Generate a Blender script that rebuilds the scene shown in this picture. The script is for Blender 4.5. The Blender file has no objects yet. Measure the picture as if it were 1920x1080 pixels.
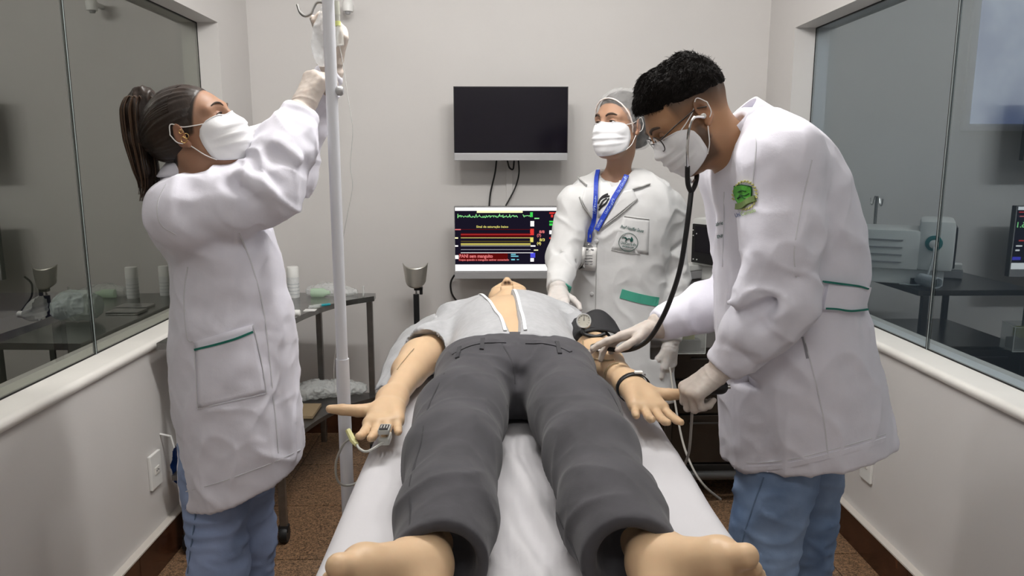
import bpy, bmesh, math, random
import numpy as np
from mathutils import Vector, Matrix
from mathutils.bvhtree import BVHTree

random.seed(7)
rng = np.random.default_rng(7)
scene = bpy.context.scene
COL = scene.collection
R = math.radians

# ------------------------------------------------------------------ camera
CAM_H, PITCH, YAW, FPX = 1.5, R(9.7), R(1.22), 1387.0
cd = bpy.data.cameras.new('camera')
cam = bpy.data.objects.new('camera', cd)
COL.objects.link(cam)
cam.location = (0, 0, CAM_H)
cam.rotation_euler = (R(90) - PITCH, 0, -YAW)
cd.sensor_width = 36.0
cd.lens = FPX / 1920 * 36
cd.clip_start = 0.05
scene.camera = cam
# ------------------------------------------------------------------ world, exposure
w = bpy.data.worlds.new('world'); scene.world = w; w.use_nodes = True
w.node_tree.nodes['Background'].inputs[0].default_value = (0.75, 0.8, 0.9, 1)
w.node_tree.nodes['Background'].inputs[1].default_value = 0.03
scene.view_settings.view_transform = 'Standard'
scene.view_settings.look = 'None'
scene.view_settings.gamma = 1.0
scene.view_settings.exposure = 0.0
# ------------------------------------------------------------------ room lamps (fixtures are built with the ceiling)
CEIL = 2.78
LAMPS = [(0.05, 2.00, 78.0), (0.05, -0.1, 22.0)]        # bare tubes across the room; the one by the viewer is added fill
for (lx, ly, p) in LAMPS:
    for k in range(4):
        d = bpy.data.lights.new('ceiling_tube_light', 'POINT'); d.energy = p/4; d.color = (1.0, 0.98, 0.955); d.shadow_soft_size = 0.05
        o = bpy.data.objects.new('ceiling_tube_light', d); COL.objects.link(o); o.location = (lx-.45+.3*k, ly, CEIL - 0.19)

# ------------------------------------------------------------------ small maths
FW = np.array([math.sin(YAW)*math.cos(PITCH), math.cos(YAW)*math.cos(PITCH), -math.sin(PITCH)])
RT = np.array([math.cos(YAW), -math.sin(YAW), 0.0]); UP = np.cross(RT, FW)
CP = np.array([0, 0, CAM_H])
def V(*a): return np.array(a, float)
def nrm(v): v = np.asarray(v, float); return v / np.linalg.norm(v)
def ray(x, y): return FW + RT*(x-960)/FPX + UP*(540-y)/FPX
def at(x, y, Y):            # the point seen at photo pixel x, y that stands at room depth Y
    d = ray(x, y); return CP + d*(Y/d[1])
def atz(x, y, z): d = ray(x, y); return CP + d*((z-CAM_H)/d[2])
def atx(x, y, X): d = ray(x, y); return CP + d*(X/d[0])

def vnoise(P, seed=0):
    P = np.asarray(P, float); i = np.floor(P).astype(np.int64); f = P - i; u = f*f*(3-2*f)
    out = 0
    for dx in (0, 1):
        wx = u[:, 0] if dx else 1-u[:, 0]
        for dy in (0, 1):
            wy = u[:, 1] if dy else 1-u[:, 1]
            for dz in (0, 1):
                wz = u[:, 2] if dz else 1-u[:, 2]
                n = (i[:, 0]+dx)*374761393 + (i[:, 1]+dy)*668265263 + (i[:, 2]+dz)*2147483647 + seed*974711
                n = (n ^ (n >> 13)) * 1274126177 & 0xffffffff
                n = (n ^ (n >> 16)) & 0xffff
                out = out + wx*wy*wz*(n/32767.5-1)
    return out

# ------------------------------------------------------------------ materials
MATS = {}
def mat(name, col, rough=0.6, metal=0.0, spec=0.5, noise=None, bump=None, sss=0.0, attr=None, alpha=1.0,
        trans=0.0, ior=1.45, sheen=0.0, emit=None, coat=0.0, bump2=None, stretch=None, ridged=None):
    """noise=(scale, amount[, colour2]); bump=(scale, strength, distance)"""
    if name in MATS: return MATS[name]
    m = bpy.data.materials.new(name); m.use_nodes = True
    nt = m.node_tree; b = nt.nodes['Principled BSDF']; L = nt.links.new
    b.inputs['Base Color'].default_value = (*col, 1); b.inputs['Roughness'].default_value = rough
    b.inputs['Metallic'].default_value = metal; b.inputs['Specular IOR Level'].default_value = spec
    b.inputs['Alpha'].default_value = alpha; b.inputs['IOR'].default_value = ior
    b.inputs['Transmission Weight'].default_value = trans; b.inputs['Sheen Weight'].default_value = sheen
    b.inputs['Coat Weight'].default_value = coat
    if sss:
        b.inputs['Subsurface Weight'].default_value = sss
        b.inputs['Subsurface Radius'].default_value = (0.012, 0.005, 0.003)
        b.inputs['Subsurface Scale'].default_value = 1.0
    if emit:
        b.inputs['Emission Color'].default_value = (*emit[0], 1); b.inputs['Emission Strength'].default_value = emit[1]
    tc = nt.nodes.new('ShaderNodeTexCoord'); co = tc.outputs['Object']
    if stretch:
        mp = nt.nodes.new('ShaderNodeMapping'); mp.inputs['Scale'].default_value = stretch
        L(co, mp.inputs['Vector']); co = mp.outputs['Vector']
    cs = None
    if attr:
        a = nt.nodes.new('ShaderNodeAttribute'); a.attribute_name = attr; cs = a.outputs['Color']
    if noise:
        n = nt.nodes.new('ShaderNodeTexNoise'); n.inputs['Scale'].default_value = noise[0]; n.inputs['Detail'].default_value = 4
        L(co, n.inputs['Vector'])
        c2 = noise[2] if len(noise) > 2 else tuple(max(0, c*(1-noise[1])) for c in col)
        if cs is None:
            mx = nt.nodes.new('ShaderNodeMix'); mx.data_type = 'RGBA'
            mx.inputs[6].default_value = (*col, 1); mx.inputs[7].default_value = (*c2, 1)
            rp = nt.nodes.new('ShaderNodeMapRange'); rp.inputs[1].default_value = 0.35; rp.inputs[2].default_value = 0.65
            L(n.outputs['Fac'], rp.inputs[0]); L(rp.outputs[0], mx.inputs[0]); cs = mx.outputs[2]
        else:
            mx = nt.nodes.new('ShaderNodeMix'); mx.data_type = 'RGBA'; mx.blend_type = 'MULTIPLY'; mx.inputs[0].default_value = noise[1]
            L(cs, mx.inputs[6]); L(n.outputs['Fac'], mx.inputs[7]); cs = mx.outputs[2]
    if cs is not None: L(cs, b.inputs['Base Color'])
    prev = None
    for bp in (ridged, bump, bump2):
        if not bp: continue
        n = nt.nodes.new('ShaderNodeTexNoise')
        if bp is ridged: n.noise_type = 'RIDGED_MULTIFRACTAL'; n.inputs['Roughness'].default_value = .35; n.inputs['Distortion'].default_value = .6
        n.inputs['Scale'].default_value = bp[0]; n.inputs['Detail'].default_value = 3
        L(co, n.inputs['Vector'])
        bn = nt.nodes.new('ShaderNodeBump'); bn.inputs['Strength'].default_value = bp[1]; bn.inputs['Distance'].default_value = bp[2]
        L(n.outputs['Fac'], bn.inputs['Height'])
        if prev is not None: L(prev, bn.inputs['Normal'])
        prev = bn.outputs['Normal']
    if prev is not None: L(prev, b.inputs['Normal'])
    MATS[name] = m
    return m

def glow(name, col, s):
    if name in MATS: return MATS[name]
    m = bpy.data.materials.new(name); m.use_nodes = True; nt = m.node_tree
    for n in list(nt.nodes): nt.nodes.remove(n)
    e = nt.nodes.new('ShaderNodeEmission'); e.inputs[0].default_value = (*col, 1); e.inputs[1].default_value = s
    o = nt.nodes.new('ShaderNodeOutputMaterial'); nt.links.new(e.outputs[0], o.inputs[0]); MATS[name] = m
    return m

def glassmat(name, tint, refl, ior=1.5, rough=0.0):
    m = bpy.data.materials.new(name); m.use_nodes = True; nt = m.node_tree
    for n in list(nt.nodes): nt.nodes.remove(n)
    t = nt.nodes.new('ShaderNodeBsdfTransparent'); t.inputs[0].default_value = (*tint, 1)
    g = nt.nodes.new('ShaderNodeBsdfGlossy'); g.inputs['Color'].default_value = (*refl, 1); g.inputs['Roughness'].default_value = rough
    f0 = ((ior-1)/(ior+1))**2
    lw = nt.nodes.new('ShaderNodeLayerWeight'); lw.inputs[0].default_value = .5          # facing = 1 - |cos|
    def mth(op, a_, b_):
        n = nt.nodes.new('ShaderNodeMath'); n.operation = op
        for i, x in enumerate((a_, b_)):
            if isinstance(x, (int, float)): n.inputs[i].default_value = x
            else: nt.links.new(x, n.inputs[i])
        return n.outputs[0]
    fr = mth('ADD', mth('MULTIPLY', mth('POWER', lw.outputs['Facing'], 5.0), 1-f0), f0)
    ge = nt.nodes.new('ShaderNodeNewGeometry')
    fr = mth('MULTIPLY', fr, mth('SUBTRACT', 1.0, ge.outputs['Backfacing']))             # one clear reflection per pane
    mx = nt.nodes.new('ShaderNodeMixShader'); o = nt.nodes.new('ShaderNodeOutputMaterial')
    nt.links.new(fr, mx.inputs[0]); nt.links.new(t.outputs[0], mx.inputs[1]); nt.links.new(g.outputs[0], mx.inputs[2])
    nt.links.new(mx.outputs[0], o.inputs[0]); MATS[name] = m
    return m

# ------------------------------------------------------------------ objects
def wloc(o):
    p = np.zeros(3)
    while o is not None: p += np.array(o.location); o = o.parent
    return p
def tag(o, label=None, cat=None, group=None, kind=None):
    if label: o['label'] = label
    if cat: o['category'] = cat
    if group: o['group'] = group
    if kind: o['kind'] = kind
    return o
def thing(name, loc, label, cat, group=None):
    o = bpy.data.objects.new(name, None); COL.objects.link(o); o.location = Vector(loc); o.empty_display_size = 0.05
    return tag(o, label, cat, group)
def build(name, verts, faces, m, parent=None, smooth=True, col=None, label=None):
    verts = np.asarray(verts, float)
    org = wloc(parent) if parent is not None else verts.mean(0)
    if parent is None: org[2] = verts[:, 2].min()
    vs = verts - org
    me = bpy.data.meshes.new(name)
    if isinstance(faces, np.ndarray) and faces.ndim == 2:
        n, k = faces.shape
        me.vertices.add(len(vs)); me.vertices.foreach_set('co', vs.astype(np.float32).ravel())
        me.loops.add(n*k); me.loops.foreach_set('vertex_index', faces.astype(np.int32).ravel())
        me.polygons.add(n); me.polygons.foreach_set('loop_start', np.arange(0, n*k, k, dtype=np.int32))
        me.polygons.foreach_set('loop_total', np.full(n, k, np.int32))
        me.update(calc_edges=True)
    else:
        me.from_pydata([tuple(v) for v in vs], [], [tuple(int(i) for i in f) for f in faces]); me.update()
    me.validate()
    if smooth: me.polygons.foreach_set('use_smooth', np.ones(len(me.polygons), bool))
    if col is not None:
        a = me.color_attributes.new('Col', 'FLOAT_COLOR', 'POINT')
        a.data.foreach_set('color', np.column_stack([col, np.ones(len(col))]).astype(np.float32).ravel())
    if m is not None: me.materials.append(m)
    o = bpy.data.objects.new(name, me); COL.objects.link(o)
    if parent is not None: o.parent = parent
    else: o.location = Vector(org)
    if label: o['label'] = label
    return o

class MB:
    """collects simple solids into one mesh"""
    def __init__(s): s.v = []; s.f = []
    def add(s, v, f):
        b = len(s.v); s.v += [tuple(map(float, p)) for p in v]; s.f += [tuple(int(i)+b for i in q) for q in f]; return s
    def box(s, lo, hi, M=None, bev=0.0):
        lo = np.minimum(lo, hi) if M is None else np.array(lo, float); hi = np.array(hi, float)
        bm = bmesh.new(); bmesh.ops.create_cube(bm, size=1)
        for v in bm.verts:
            v.co = Vector([(lo[k]+hi[k])/2 + v.co[k]*(hi[k]-lo[k]) for k in range(3)])
        if bev > 0: bmesh.ops.bevel(bm, geom=bm.edges[:]+bm.verts[:], offset=bev, segments=2, affect='EDGES', profile=0.6)
        if M is not None: bmesh.ops.transform(bm, matrix=M, verts=bm.verts[:])
        bm.verts.index_update()
        s.add([v.co[:] for v in bm.verts], [[v.index for v in f.verts] for f in bm.faces]); bm.free(); return s
    def tube(s, pts, r, n=8, cap=True):
        pts = [np.array(p, float) for p in pts]; rr = r if hasattr(r, '__len__') else [r]*len(pts)
        vs = []; fs = []; prev = None
        for i, p in enumerate(pts):
            t = nrm(pts[min(i+1, len(pts)-1)] - pts[max(i-1, 0)] + 1e-12)
            if prev is None:
                a = V(0, 0, 1) if abs(t[2]) < .9 else V(1, 0, 0); u = nrm(np.cross(t, a))
            else: u = nrm(prev - t*(prev@t))
            prev = u; w_ = np.cross(t, u)
            for k in range(n):
                a = 2*math.pi*k/n; vs.append(p + (u*math.cos(a)+w_*math.sin(a))*rr[i])
        for i in range(len(pts)-1):
            for k in range(n):
                fs.append((i*n+k, i*n+(k+1) % n, (i+1)*n+(k+1) % n, (i+1)*n+k))
        if cap: fs.append(tuple(range(n-1, -1, -1))); fs.append(tuple((len(pts)-1)*n+k for k in range(n)))
        return s.add(vs, fs)
    def lathe(s, prof, c=(0, 0, 0), n=20, M=None):
        vs = []; fs = []
        for (r, z) in prof:
            for k in range(n):
                a = 2*math.pi*k/n; vs.append((r*math.cos(a), r*math.sin(a), z))
        for i in range(len(prof)-1):
            for k in range(n): fs.append((i*n+k, i*n+(k+1) % n, (i+1)*n+(k+1) % n, (i+1)*n+k))
        fs.append(tuple(range(n-1, -1, -1))); fs.append(tuple((len(prof)-1)*n+k for k in range(n)))
        if M is not None: vs = [tuple(M @ Vector(v)) for v in vs]
        return s.add([V(*v)+V(*c) for v in vs], fs)
    def prism(s, outline, z0, z1):
        n = len(outline)
        vs = [(x, y, z0) for x, y in outline] + [(x, y, z1) for x, y in outline]
        fs = [tuple(range(n-1, -1, -1)), tuple(range(n, 2*n))] + [(i, (i+1) % n, n+(i+1) % n, n+i) for i in range(n)]
        return s.add(vs, fs)
    def build(s, name, m, parent=None, smooth=False, label=None):
        o = build(name, s.v, s.f, m, parent, smooth, label=label)
        if smooth == 'auto' or smooth is True: auto_smooth(o)
        return o
def auto_smooth(o, ang=40):
    bm = bmesh.new(); bm.from_mesh(o.data)
    for e in bm.edges:
        if len(e.link_faces) == 2 and e.calc_face_angle(0) > R(ang): e.smooth = False
    for f in bm.faces: f.smooth = True
    bm.to_mesh(o.data); bm.free()
def spline(pts, n=8):
    """Catmull-Rom through the points"""
    P = [np.array(p, float) for p in pts]; P = [2*P[0]-P[1]] + P + [2*P[-1]-P[-2]]
    out = []
    for i in range(1, len(P)-2):
        for k in range(n):
            t = k/n
            out.append(.5*((2*P[i]) + (P[i+1]-P[i-1])*t + (2*P[i-1]-5*P[i]+4*P[i+1]-P[i+2])*t*t + (3*P[i]-P[i-1]-3*P[i+1]+P[i+2])*t**3))
    out.append(P[-2]); return out

# ------------------------------------------------------------------ signed-distance modelling
def axis(*segs):
    """(start, end, step) pieces joined into one grid axis"""
    a = []
    for (s, e, st) in segs: a += list(np.arange(s, e, st))
    return np.array(a + [segs[-1][1]], np.float32)
class Field:
    def __init__(s, xs, ys, zs):
        s.ax = (np.asarray(xs, np.float32), np.asarray(ys, np.float32), np.asarray(zs, np.float32))
        s.F = np.full([len(a) for a in s.ax], 0.2, np.float32)
    @classmethod
    def around(cls, lo, hi, st): return cls(*[np.arange(l, h+st, st) for l, h in zip(lo, hi)])
    def sl(s, lo, hi):
        return tuple(slice(max(0, int(np.searchsorted(a, l))-1), int(np.searchsorted(a, h))+1) for a, l, h in zip(s.ax, lo, hi))
    def pts(s, sl):
        return (s.ax[0][sl[0]][:, None, None], s.ax[1][sl[1]][None, :, None], s.ax[2][sl[2]][None, None, :])
    def put(s, sl, d, k, op):
        a = s.F[sl]
        if op == 'sub': d = -d
        if op == 'add':
            h = np.maximum(k-np.abs(a-d), 0)/k if k > 0 else 0
            s.F[sl] = np.minimum(a, d) - h*h*k*.25
        else:
            h = np.maximum(k-np.abs(a-d), 0)/k if k > 0 else 0
            s.F[sl] = np.maximum(a, d) + h*h*k*.25
    def cap(s, a, b, ra, rb=None, k=.02, op='add', flat=None):
        """tapered capsule; flat=(direction, factor) squashes it along a direction"""
        rb = ra if rb is None else rb; a = np.array(a, float); b = np.array(b, float)
        m = max(ra, rb)+k+.012
        if flat is not None and flat[1] > 1: m *= flat[1]
        sl = s.sl(np.minimum(a, b)-m, np.maximum(a, b)+m)
        x, y, z = s.pts(sl)
        if 0 in x.shape or 0 in y.shape or 0 in z.shape: return s
        ab = b-a; L2 = max(ab@ab, 1e-9)
        px, py, pz = x-a[0], y-a[1], z-a[2]
        t = np.clip((px*ab[0]+py*ab[1]+pz*ab[2])/L2, 0, 1)
        dx, dy, dz = px-t*ab[0], py-t*ab[1], pz-t*ab[2]
        if flat is not None:
            n = nrm(flat[0]); q = dx*n[0]+dy*n[1]+dz*n[2]; g = q*(1/flat[1]-1)
            dx, dy, dz = dx+g*n[0], dy+g*n[1], dz+g*n[2]
        d = np.sqrt(dx*dx+dy*dy+dz*dz) - (ra+(rb-ra)*t)
        s.put(sl, d.astype(np.float32), k, op); return s
    def chain(s, pts, rs, k=.02, op='add', flat=None):
        for i in range(len(pts)-1): s.cap(pts[i], pts[i+1], rs[i], rs[i+1], k, op, flat)
        return s
    def ell(s, c, r, B=None, k=.02, op='add'):
        c = np.array(c, float); r = np.array(r, float); m = r.max()+k+.012
        if B is None: B = np.eye(3)
        ext = np.sqrt(((np.array(B)*r[:, None])**2).sum(0))+k+.012
        sl = s.sl(c-ext, c+ext); x, y, z = s.pts(sl)
        if 0 in x.shape or 0 in y.shape or 0 in z.shape: return s
        q0 = 0; q1 = 0
        for i in range(3):
            e = ((x-c[0])*B[i][0]+(y-c[1])*B[i][1]+(z-c[2])*B[i][2])
            q0 = q0+(e/r[i])**2; q1 = q1+(e/r[i]**2)**2
        k0 = np.sqrt(q0); k1 = np.sqrt(q1)+1e-9
        s.put(sl, (k0*(k0-1)/k1).astype(np.float32), k, op); return s
    def rbox(s, c, h, B=None, rd=.01, k=.01, op='add'):
        c = np.array(c, float); h = np.array(h, float)
        if B is None: B = np.eye(3)
        ext = (np.abs(np.array(B))*h[:, None]).sum(0)+k+.02
        sl = s.sl(c-ext, c+ext); x, y, z = s.pts(sl)
        if 0 in x.shape or 0 in y.shape or 0 in z.shape: return s
        o = 0; mi = -9.
        for i in range(3):
            e = np.abs((x-c[0])*B[i][0]+(y-c[1])*B[i][1]+(z-c[2])*B[i][2])-(h[i]-rd)
            o = o+np.maximum(e, 0)**2; mi = np.maximum(mi, e)
        s.put(sl, (np.sqrt(o)+np.minimum(mi, 0)-rd).astype(np.float32), k, op); return s
    def loft(s, secs, k=.03, op='add', rot=0.0, p=2.0):
        """stack of ellipses along z: (z, cx, cy, rx, ry); rot turns the ellipse axes about z"""
        S = np.array(sorted(secs), float); z0, z1 = S[0, 0], S[-1, 0]
        m = S[:, 3:5].max()+.06
        sl = s.sl((S[:, 1].min()-m, S[:, 2].min()-m, z0-k-.02), (S[:, 1].max()+m, S[:, 2].max()+m, z1+k+.02))
        x, y, z = s.pts(sl)
        zz = np.clip(s.ax[2][sl[2]], z0, z1)
        # smooth interpolation by fine resample
        zf = np.linspace(z0, z1, 200)
        def it(c):
            v = np.interp(zf, S[:, 0], S[:, c]); ker = np.hanning(21); ker /= ker.sum()
            vp = np.concatenate([2*v[0]-v[10:0:-1], v, 2*v[-1]-v[-2:-12:-1]]); v = np.convolve(vp, ker, 'valid')
            return np.interp(zz, zf, v).astype(np.float32)[None, None, :]
        cx, cy, rx, ry = it(1), it(2), it(3), it(4)
        cr, sr = math.cos(rot), math.sin(rot)
        u = (x-cx)*cr+(y-cy)*sr; v = -(x-cx)*sr+(y-cy)*cr
        if p == 2.0: k0 = np.sqrt((u/rx)**2+(v/ry)**2)
        else: k0 = ((np.abs(u)/rx)**p+(np.abs(v)/ry)**p)**(1/p)
        k1 = np.sqrt((u/rx**2)**2+(v/ry**2)**2)+1e-6
        d = (k0-1)*np.minimum(np.sqrt(u*u+v*v+1e-9)/np.maximum(k0, 1e-6), .4)
        d = np.maximum(d, np.maximum(z0-z, z-z1))
        s.put(sl, d.astype(np.float32), k, op); return s
    def half(s, p, n, k=.01, box=None):
        """cut away the side the normal points to"""
        sl = tuple(slice(None) for _ in range(3)) if box is None else s.sl(*box)
        x, y, z = s.pts(sl); n = nrm(n)
        d = (x-p[0])*n[0]+(y-p[1])*n[1]+(z-p[2])*n[2]
        s.put(sl, d.astype(np.float32), k, 'int'); return s
    def grow(s, d): s.F -= d; return s
    def mesh(s, relax=1):
        F = s.F; I = F < 0
        nx, ny, nz = F.shape
        cnt = np.zeros((nx-1, ny-1, nz-1), np.int8)
        for dx in (0, 1):
            for dy in (0, 1):
                for dz in (0, 1): cnt += I[dx:nx-1+dx, dy:ny-1+dy, dz:nz-1+dz]
        mix = (cnt > 0) & (cnt < 8)
        ci, cj, ck = np.nonzero(mix)
        idx = np.full(mix.shape, -1, np.int64); idx[ci, cj, ck] = np.arange(len(ci))
        acc = np.zeros((len(ci), 3)); num = np.zeros(len(ci))
        C = [(0, 0, 0), (1, 0, 0), (0, 1, 0), (1, 1, 0), (0, 0, 1), (1, 0, 1), (0, 1, 1), (1, 1, 1)]
        A = s.ax
        def pos(c): return np.stack([A[0][ci+c[0]], A[1][cj+c[1]], A[2][ck+c[2]]], 1)
        for a in range(8):
            for b in range(a+1, 8):
                if sum(abs(C[a][i]-C[b][i]) for i in range(3)) != 1: continue
                fa = F[ci+C[a][0], cj+C[a][1], ck+C[a][2]]; fb = F[ci+C[b][0], cj+C[b][1], ck+C[b][2]]
                m = (fa < 0) != (fb < 0)
                if not m.any(): continue
                t = (fa[m]/(fa[m]-fb[m]))[:, None]
                acc[m] += pos(C[a])[m]*(1-t)+pos(C[b])[m]*t; num[m] += 1
        Vv = acc/num[:, None]
        Q = []
        for ax in range(3):
            s0 = [slice(None)]*3; s1 = [slice(None)]*3; s0[ax] = slice(0, -1); s1[ax] = slice(1, None)
            e = I[tuple(s0)] != I[tuple(s1)]
            o1, o2 = (ax+1) % 3, (ax+2) % 3
            inn = [slice(None)]*3; inn[o1] = slice(1, -1); inn[o2] = slice(1, -1)
            g = np.nonzero(e[tuple(inn)]); g = [a.copy() for a in g]; g[o1] += 1; g[o2] += 1
            def cell(d1, d2):
                h = list(g); h[o1] = g[o1]+d1; h[o2] = g[o2]+d2
                return idx[h[0], h[1], h[2]]
            q = np.stack([cell(-1, -1), cell(0, -1), cell(0, 0), cell(-1, 0)], 1)
            fl = ~I[g[0], g[1], g[2]]
            q[fl] = q[fl][:, ::-1]; Q.append(q)
        Q = np.concatenate(Q)
        Q = Q[(Q >= 0).all(1)]
        for _ in range(relax): Vv = relaxed(Vv, Q)
        return Vv, Q
def relaxed(Vv, Q, f=.5):
    a = np.zeros_like(Vv); n = np.zeros(len(Vv))
    for i in range(4):
        for j in (1, 3):
            t = Q[:, (i+j) % 4]
            for c in range(3): a[:, c] += np.bincount(Q[:, i], Vv[t, c], len(Vv))
            n += np.bincount(Q[:, i], minlength=len(Vv))
    n = np.maximum(n, 1)
    return Vv*(1-f)+f*a/n[:, None]
def vnormals(Vv, Q):
    n = np.cross(Vv[Q[:, 2]]-Vv[Q[:, 0]], Vv[Q[:, 3]]-Vv[Q[:, 1]])
    out = np.zeros_like(Vv)
    for i in range(4):
        for c in range(3): out[:, c] += np.bincount(Q[:, i], n[:, c], len(Vv))
    return out/np.maximum(np.linalg.norm(out, axis=1), 1e-12)[:, None]
def displace(Vv, Q, fn):
    N = vnormals(Vv, Q); return Vv + N*fn(Vv)[:, None]
def ridge(P, seed=0):      # sharp soft-valley folds, range about -1..1
    return 1-2*np.abs(vnoise(P, seed))**.8
def bvh_of(Vv, Q): return BVHTree.FromPolygons([Vector(v) for v in Vv], [tuple(int(i) for i in q) for q in Q])

# ------------------------------------------------------------------ trims laid on a curved surface
def hit(bvh, x, y):
    h = bvh.ray_cast(Vector(CP), Vector(nrm(ray(x, y))))
    if h[0] is None:
        return None
    n = np.array(h[1])
    if n @ ray(x, y) > 0: n = -n
    return np.array(h[0]), n
def hits(bvh, pts):
    out = []
    for (x, y) in pts:
        h = hit(bvh, x, y)
        if h is not None: out.append(h)
    return out
def resample(pts, n):
    P = np.array(pts, float); d = np.r_[0, np.cumsum(np.linalg.norm(np.diff(P, axis=0), axis=1))]
    t = np.linspace(0, d[-1], n); return np.stack([np.interp(t, d, P[:, i]) for i in range(P.shape[1])], 1)
def ribbon(name, bvh, pix, width, m, parent, off=.001, thick=.002, n=None, label=None, smoothk=2, jump=.05):
    """a flat strip following the surface along a path of photo points"""
    pix = spline([(*p, 0) for p in pix], 6); pix = [(p[0], p[1]) for p in pix]
    pix = resample(pix, n or max(6, int(len(pix))))
    H = hits(bvh, pix)
    if len(H) < 3: print('RIBBON LOST', name, pix[0]); return None
    P = np.array([h[0] for h in H]); N = np.array([h[1] for h in H])
    # drop jumps in depth
    runs = [[0]]
    for i in range(1, len(P)):
        if np.linalg.norm(P[i]-P[i-1]) < jump: runs[-1].append(i)
        else: runs.append([i])
    keep = max(runs, key=len)
    P = P[keep]; N = N[keep]
    if len(P) < 3: print('RIBBON LOST', name, pix[0]); return None
    for _ in range(smoothk):
        P[1:-1] = (P[:-2]+2*P[1:-1]+P[2:])/4; N[1:-1] = (N[:-2]+2*N[1:-1]+N[2:])/4
    N /= np.linalg.norm(N, axis=1)[:, None]
    T = np.gradient(P, axis=0); S = np.cross(N, T); S /= np.maximum(np.linalg.norm(S, axis=1), 1e-9)[:, None]
    a = P+S*width/2+N*off; b = P-S*width/2+N*off
    c = b+N*thick; d = a+N*thick
    a = a-N*.004; b = b-N*.004
    vs = np.concatenate([a, b, c, d]); k = len(P); f = []
    for i in range(k-1):
        for q in range(4):
            q2 = (q+1) % 4
            f.append((q*k+i, q2*k+i, q2*k+i+1, q*k+i+1))
    f += [(0, 3*k, 2*k, k), (k-1, 2*k-1, 3*k-1, 4*k-1)]
    return build(name, vs, f, m, parent, smooth=False, label=label)
def patch(name, bvh, quad, nu, nv, m, parent, off=.002, thick=.0015, label=None):
    """a thin cloth panel on the surface between four photo points (tl, tr, br, bl)"""
    q = [np.array(p, float) for p in quad]; P = []; N = []
    for j in range(nv+1):
        for i in range(nu+1):
            u, v = i/nu, j/nv
            p = (q[0]*(1-u)+q[1]*u)*(1-v)+(q[3]*(1-u)+q[2]*u)*v
            h = hit(bvh, *p)
            if h is None: return None
            P.append(h[0]); N.append(h[1])
    P = np.array(P); N = np.array(N); k = len(P)
    vs = np.concatenate([P+N*(off+thick), P-N*.004]); f = []
    for j in range(nv):
        for i in range(nu):
            a = j*(nu+1)+i; b = a+1; c = b+nu+1; d = a+nu+1
            f += [(a, d, c, b), (k+a, k+b, k+c, k+d)]
    rim = [i for i in range(nu+1)] + [j*(nu+1)+nu for j in range(1, nv+1)] + [nv*(nu+1)+i for i in range(nu-1, -1, -1)] + [j*(nu+1) for j in range(nv-1, 0, -1)]
    for i in range(len(rim)):
        a, b = rim[i], rim[(i+1) % len(rim)]; f.append((a, b, k+b, k+a))
    return build(name, vs, f, m, parent, smooth=True, label=label)
FONT_CACHE = {}
def text_mesh(s, shear=0.0, bold=0.0):
    c = bpy.data.curves.new('txt', 'FONT'); c.body = s; c.size = 1.0; c.resolution_u = 3; c.shear = shear; c.offset = bold
    o = bpy.data.objects.new('txt', c); COL.objects.link(o)
    dg = bpy.context.evaluated_depsgraph_get(); dg.update()
    me = bpy.data.meshes.new_from_object(o.evaluated_get(dg))
    vs = np.array([v.co[:] for v in me.vertices]) if len(me.vertices) else np.zeros((0, 3)); fs = [tuple(p.vertices) for p in me.polygons]
    bpy.data.objects.remove(o); bpy.data.curves.remove(c); bpy.data.meshes.remove(me)
    return vs, fs
def text_on(name, bvh, s, p0, p1, hpx, m, parent, shear=0., bold=0.0, off=.0015, label=None):
    """lettering on a surface from photo point p0 to p1 (baseline), hpx letter height"""
    vs, fs = text_mesh(s, shear, bold)
    w_ = vs[:, 0].max(); p0 = np.array(p0, float); p1 = np.array(p1, float); e = (p1-p0)/w_; L = np.linalg.norm(p1-p0)
    nn = np.array([e[1], -e[0]]); nn = nn/np.linalg.norm(nn)*hpx/.7
    out = []
    for v in vs:
        q = p0+e*v[0]+nn*v[1]; h = hit(bvh, *q)
        if h is None: return None
        out.append(h[0]+h[1]*off)
    return build(name, out, fs, m, parent, smooth=False, label=label)
# ================================================================== the setting
XL, XR, YB, YF = -1.275, 1.43, 4.0, -1.6
M_wall = mat('wall_paint', (.68, .66, .645), .62, spec=.25, noise=(1.6, .04), bump=(60, .12, .002), bump2=(9, .05, .01))
M_sill = mat('sill_paint', (.86, .84, .80), .35, spec=.5, noise=(5, .05))
M_ceil = mat('ceiling_paint', (.72, .71, .69), .8)
M_base = mat('brown_tile', (.075, .028, .014), .22, noise=(14, .5), bump=(40, .05, .002))
M_grout = mat('dark_grout', (.10, .075, .055), .9)
M_ledge = mat('ledge_mortar', (.62, .58, .53), .8)
M_steel = mat('brushed_steel', (.55, .55, .54), .28, 1.0, noise=(30, .15), bump=(90, .06, .001))
M_dsteel = mat('dark_steel', (.22, .21, .20), .35, .9, noise=(20, .2))
M_black = mat('black_plastic', (.012, .012, .013), .38)
M_white = mat('white_plastic', (.82, .82, .80), .35)
M_rubber = mat('black_rubber', (.01, .01, .011), .5)

def struct(name, mb, m, label=None, smooth=False, parent=None):
    o = mb.build(name, m, parent, smooth)
    if parent is None: o['kind'] = 'structure'
    if label: o['label'] = label
    return o
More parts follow.
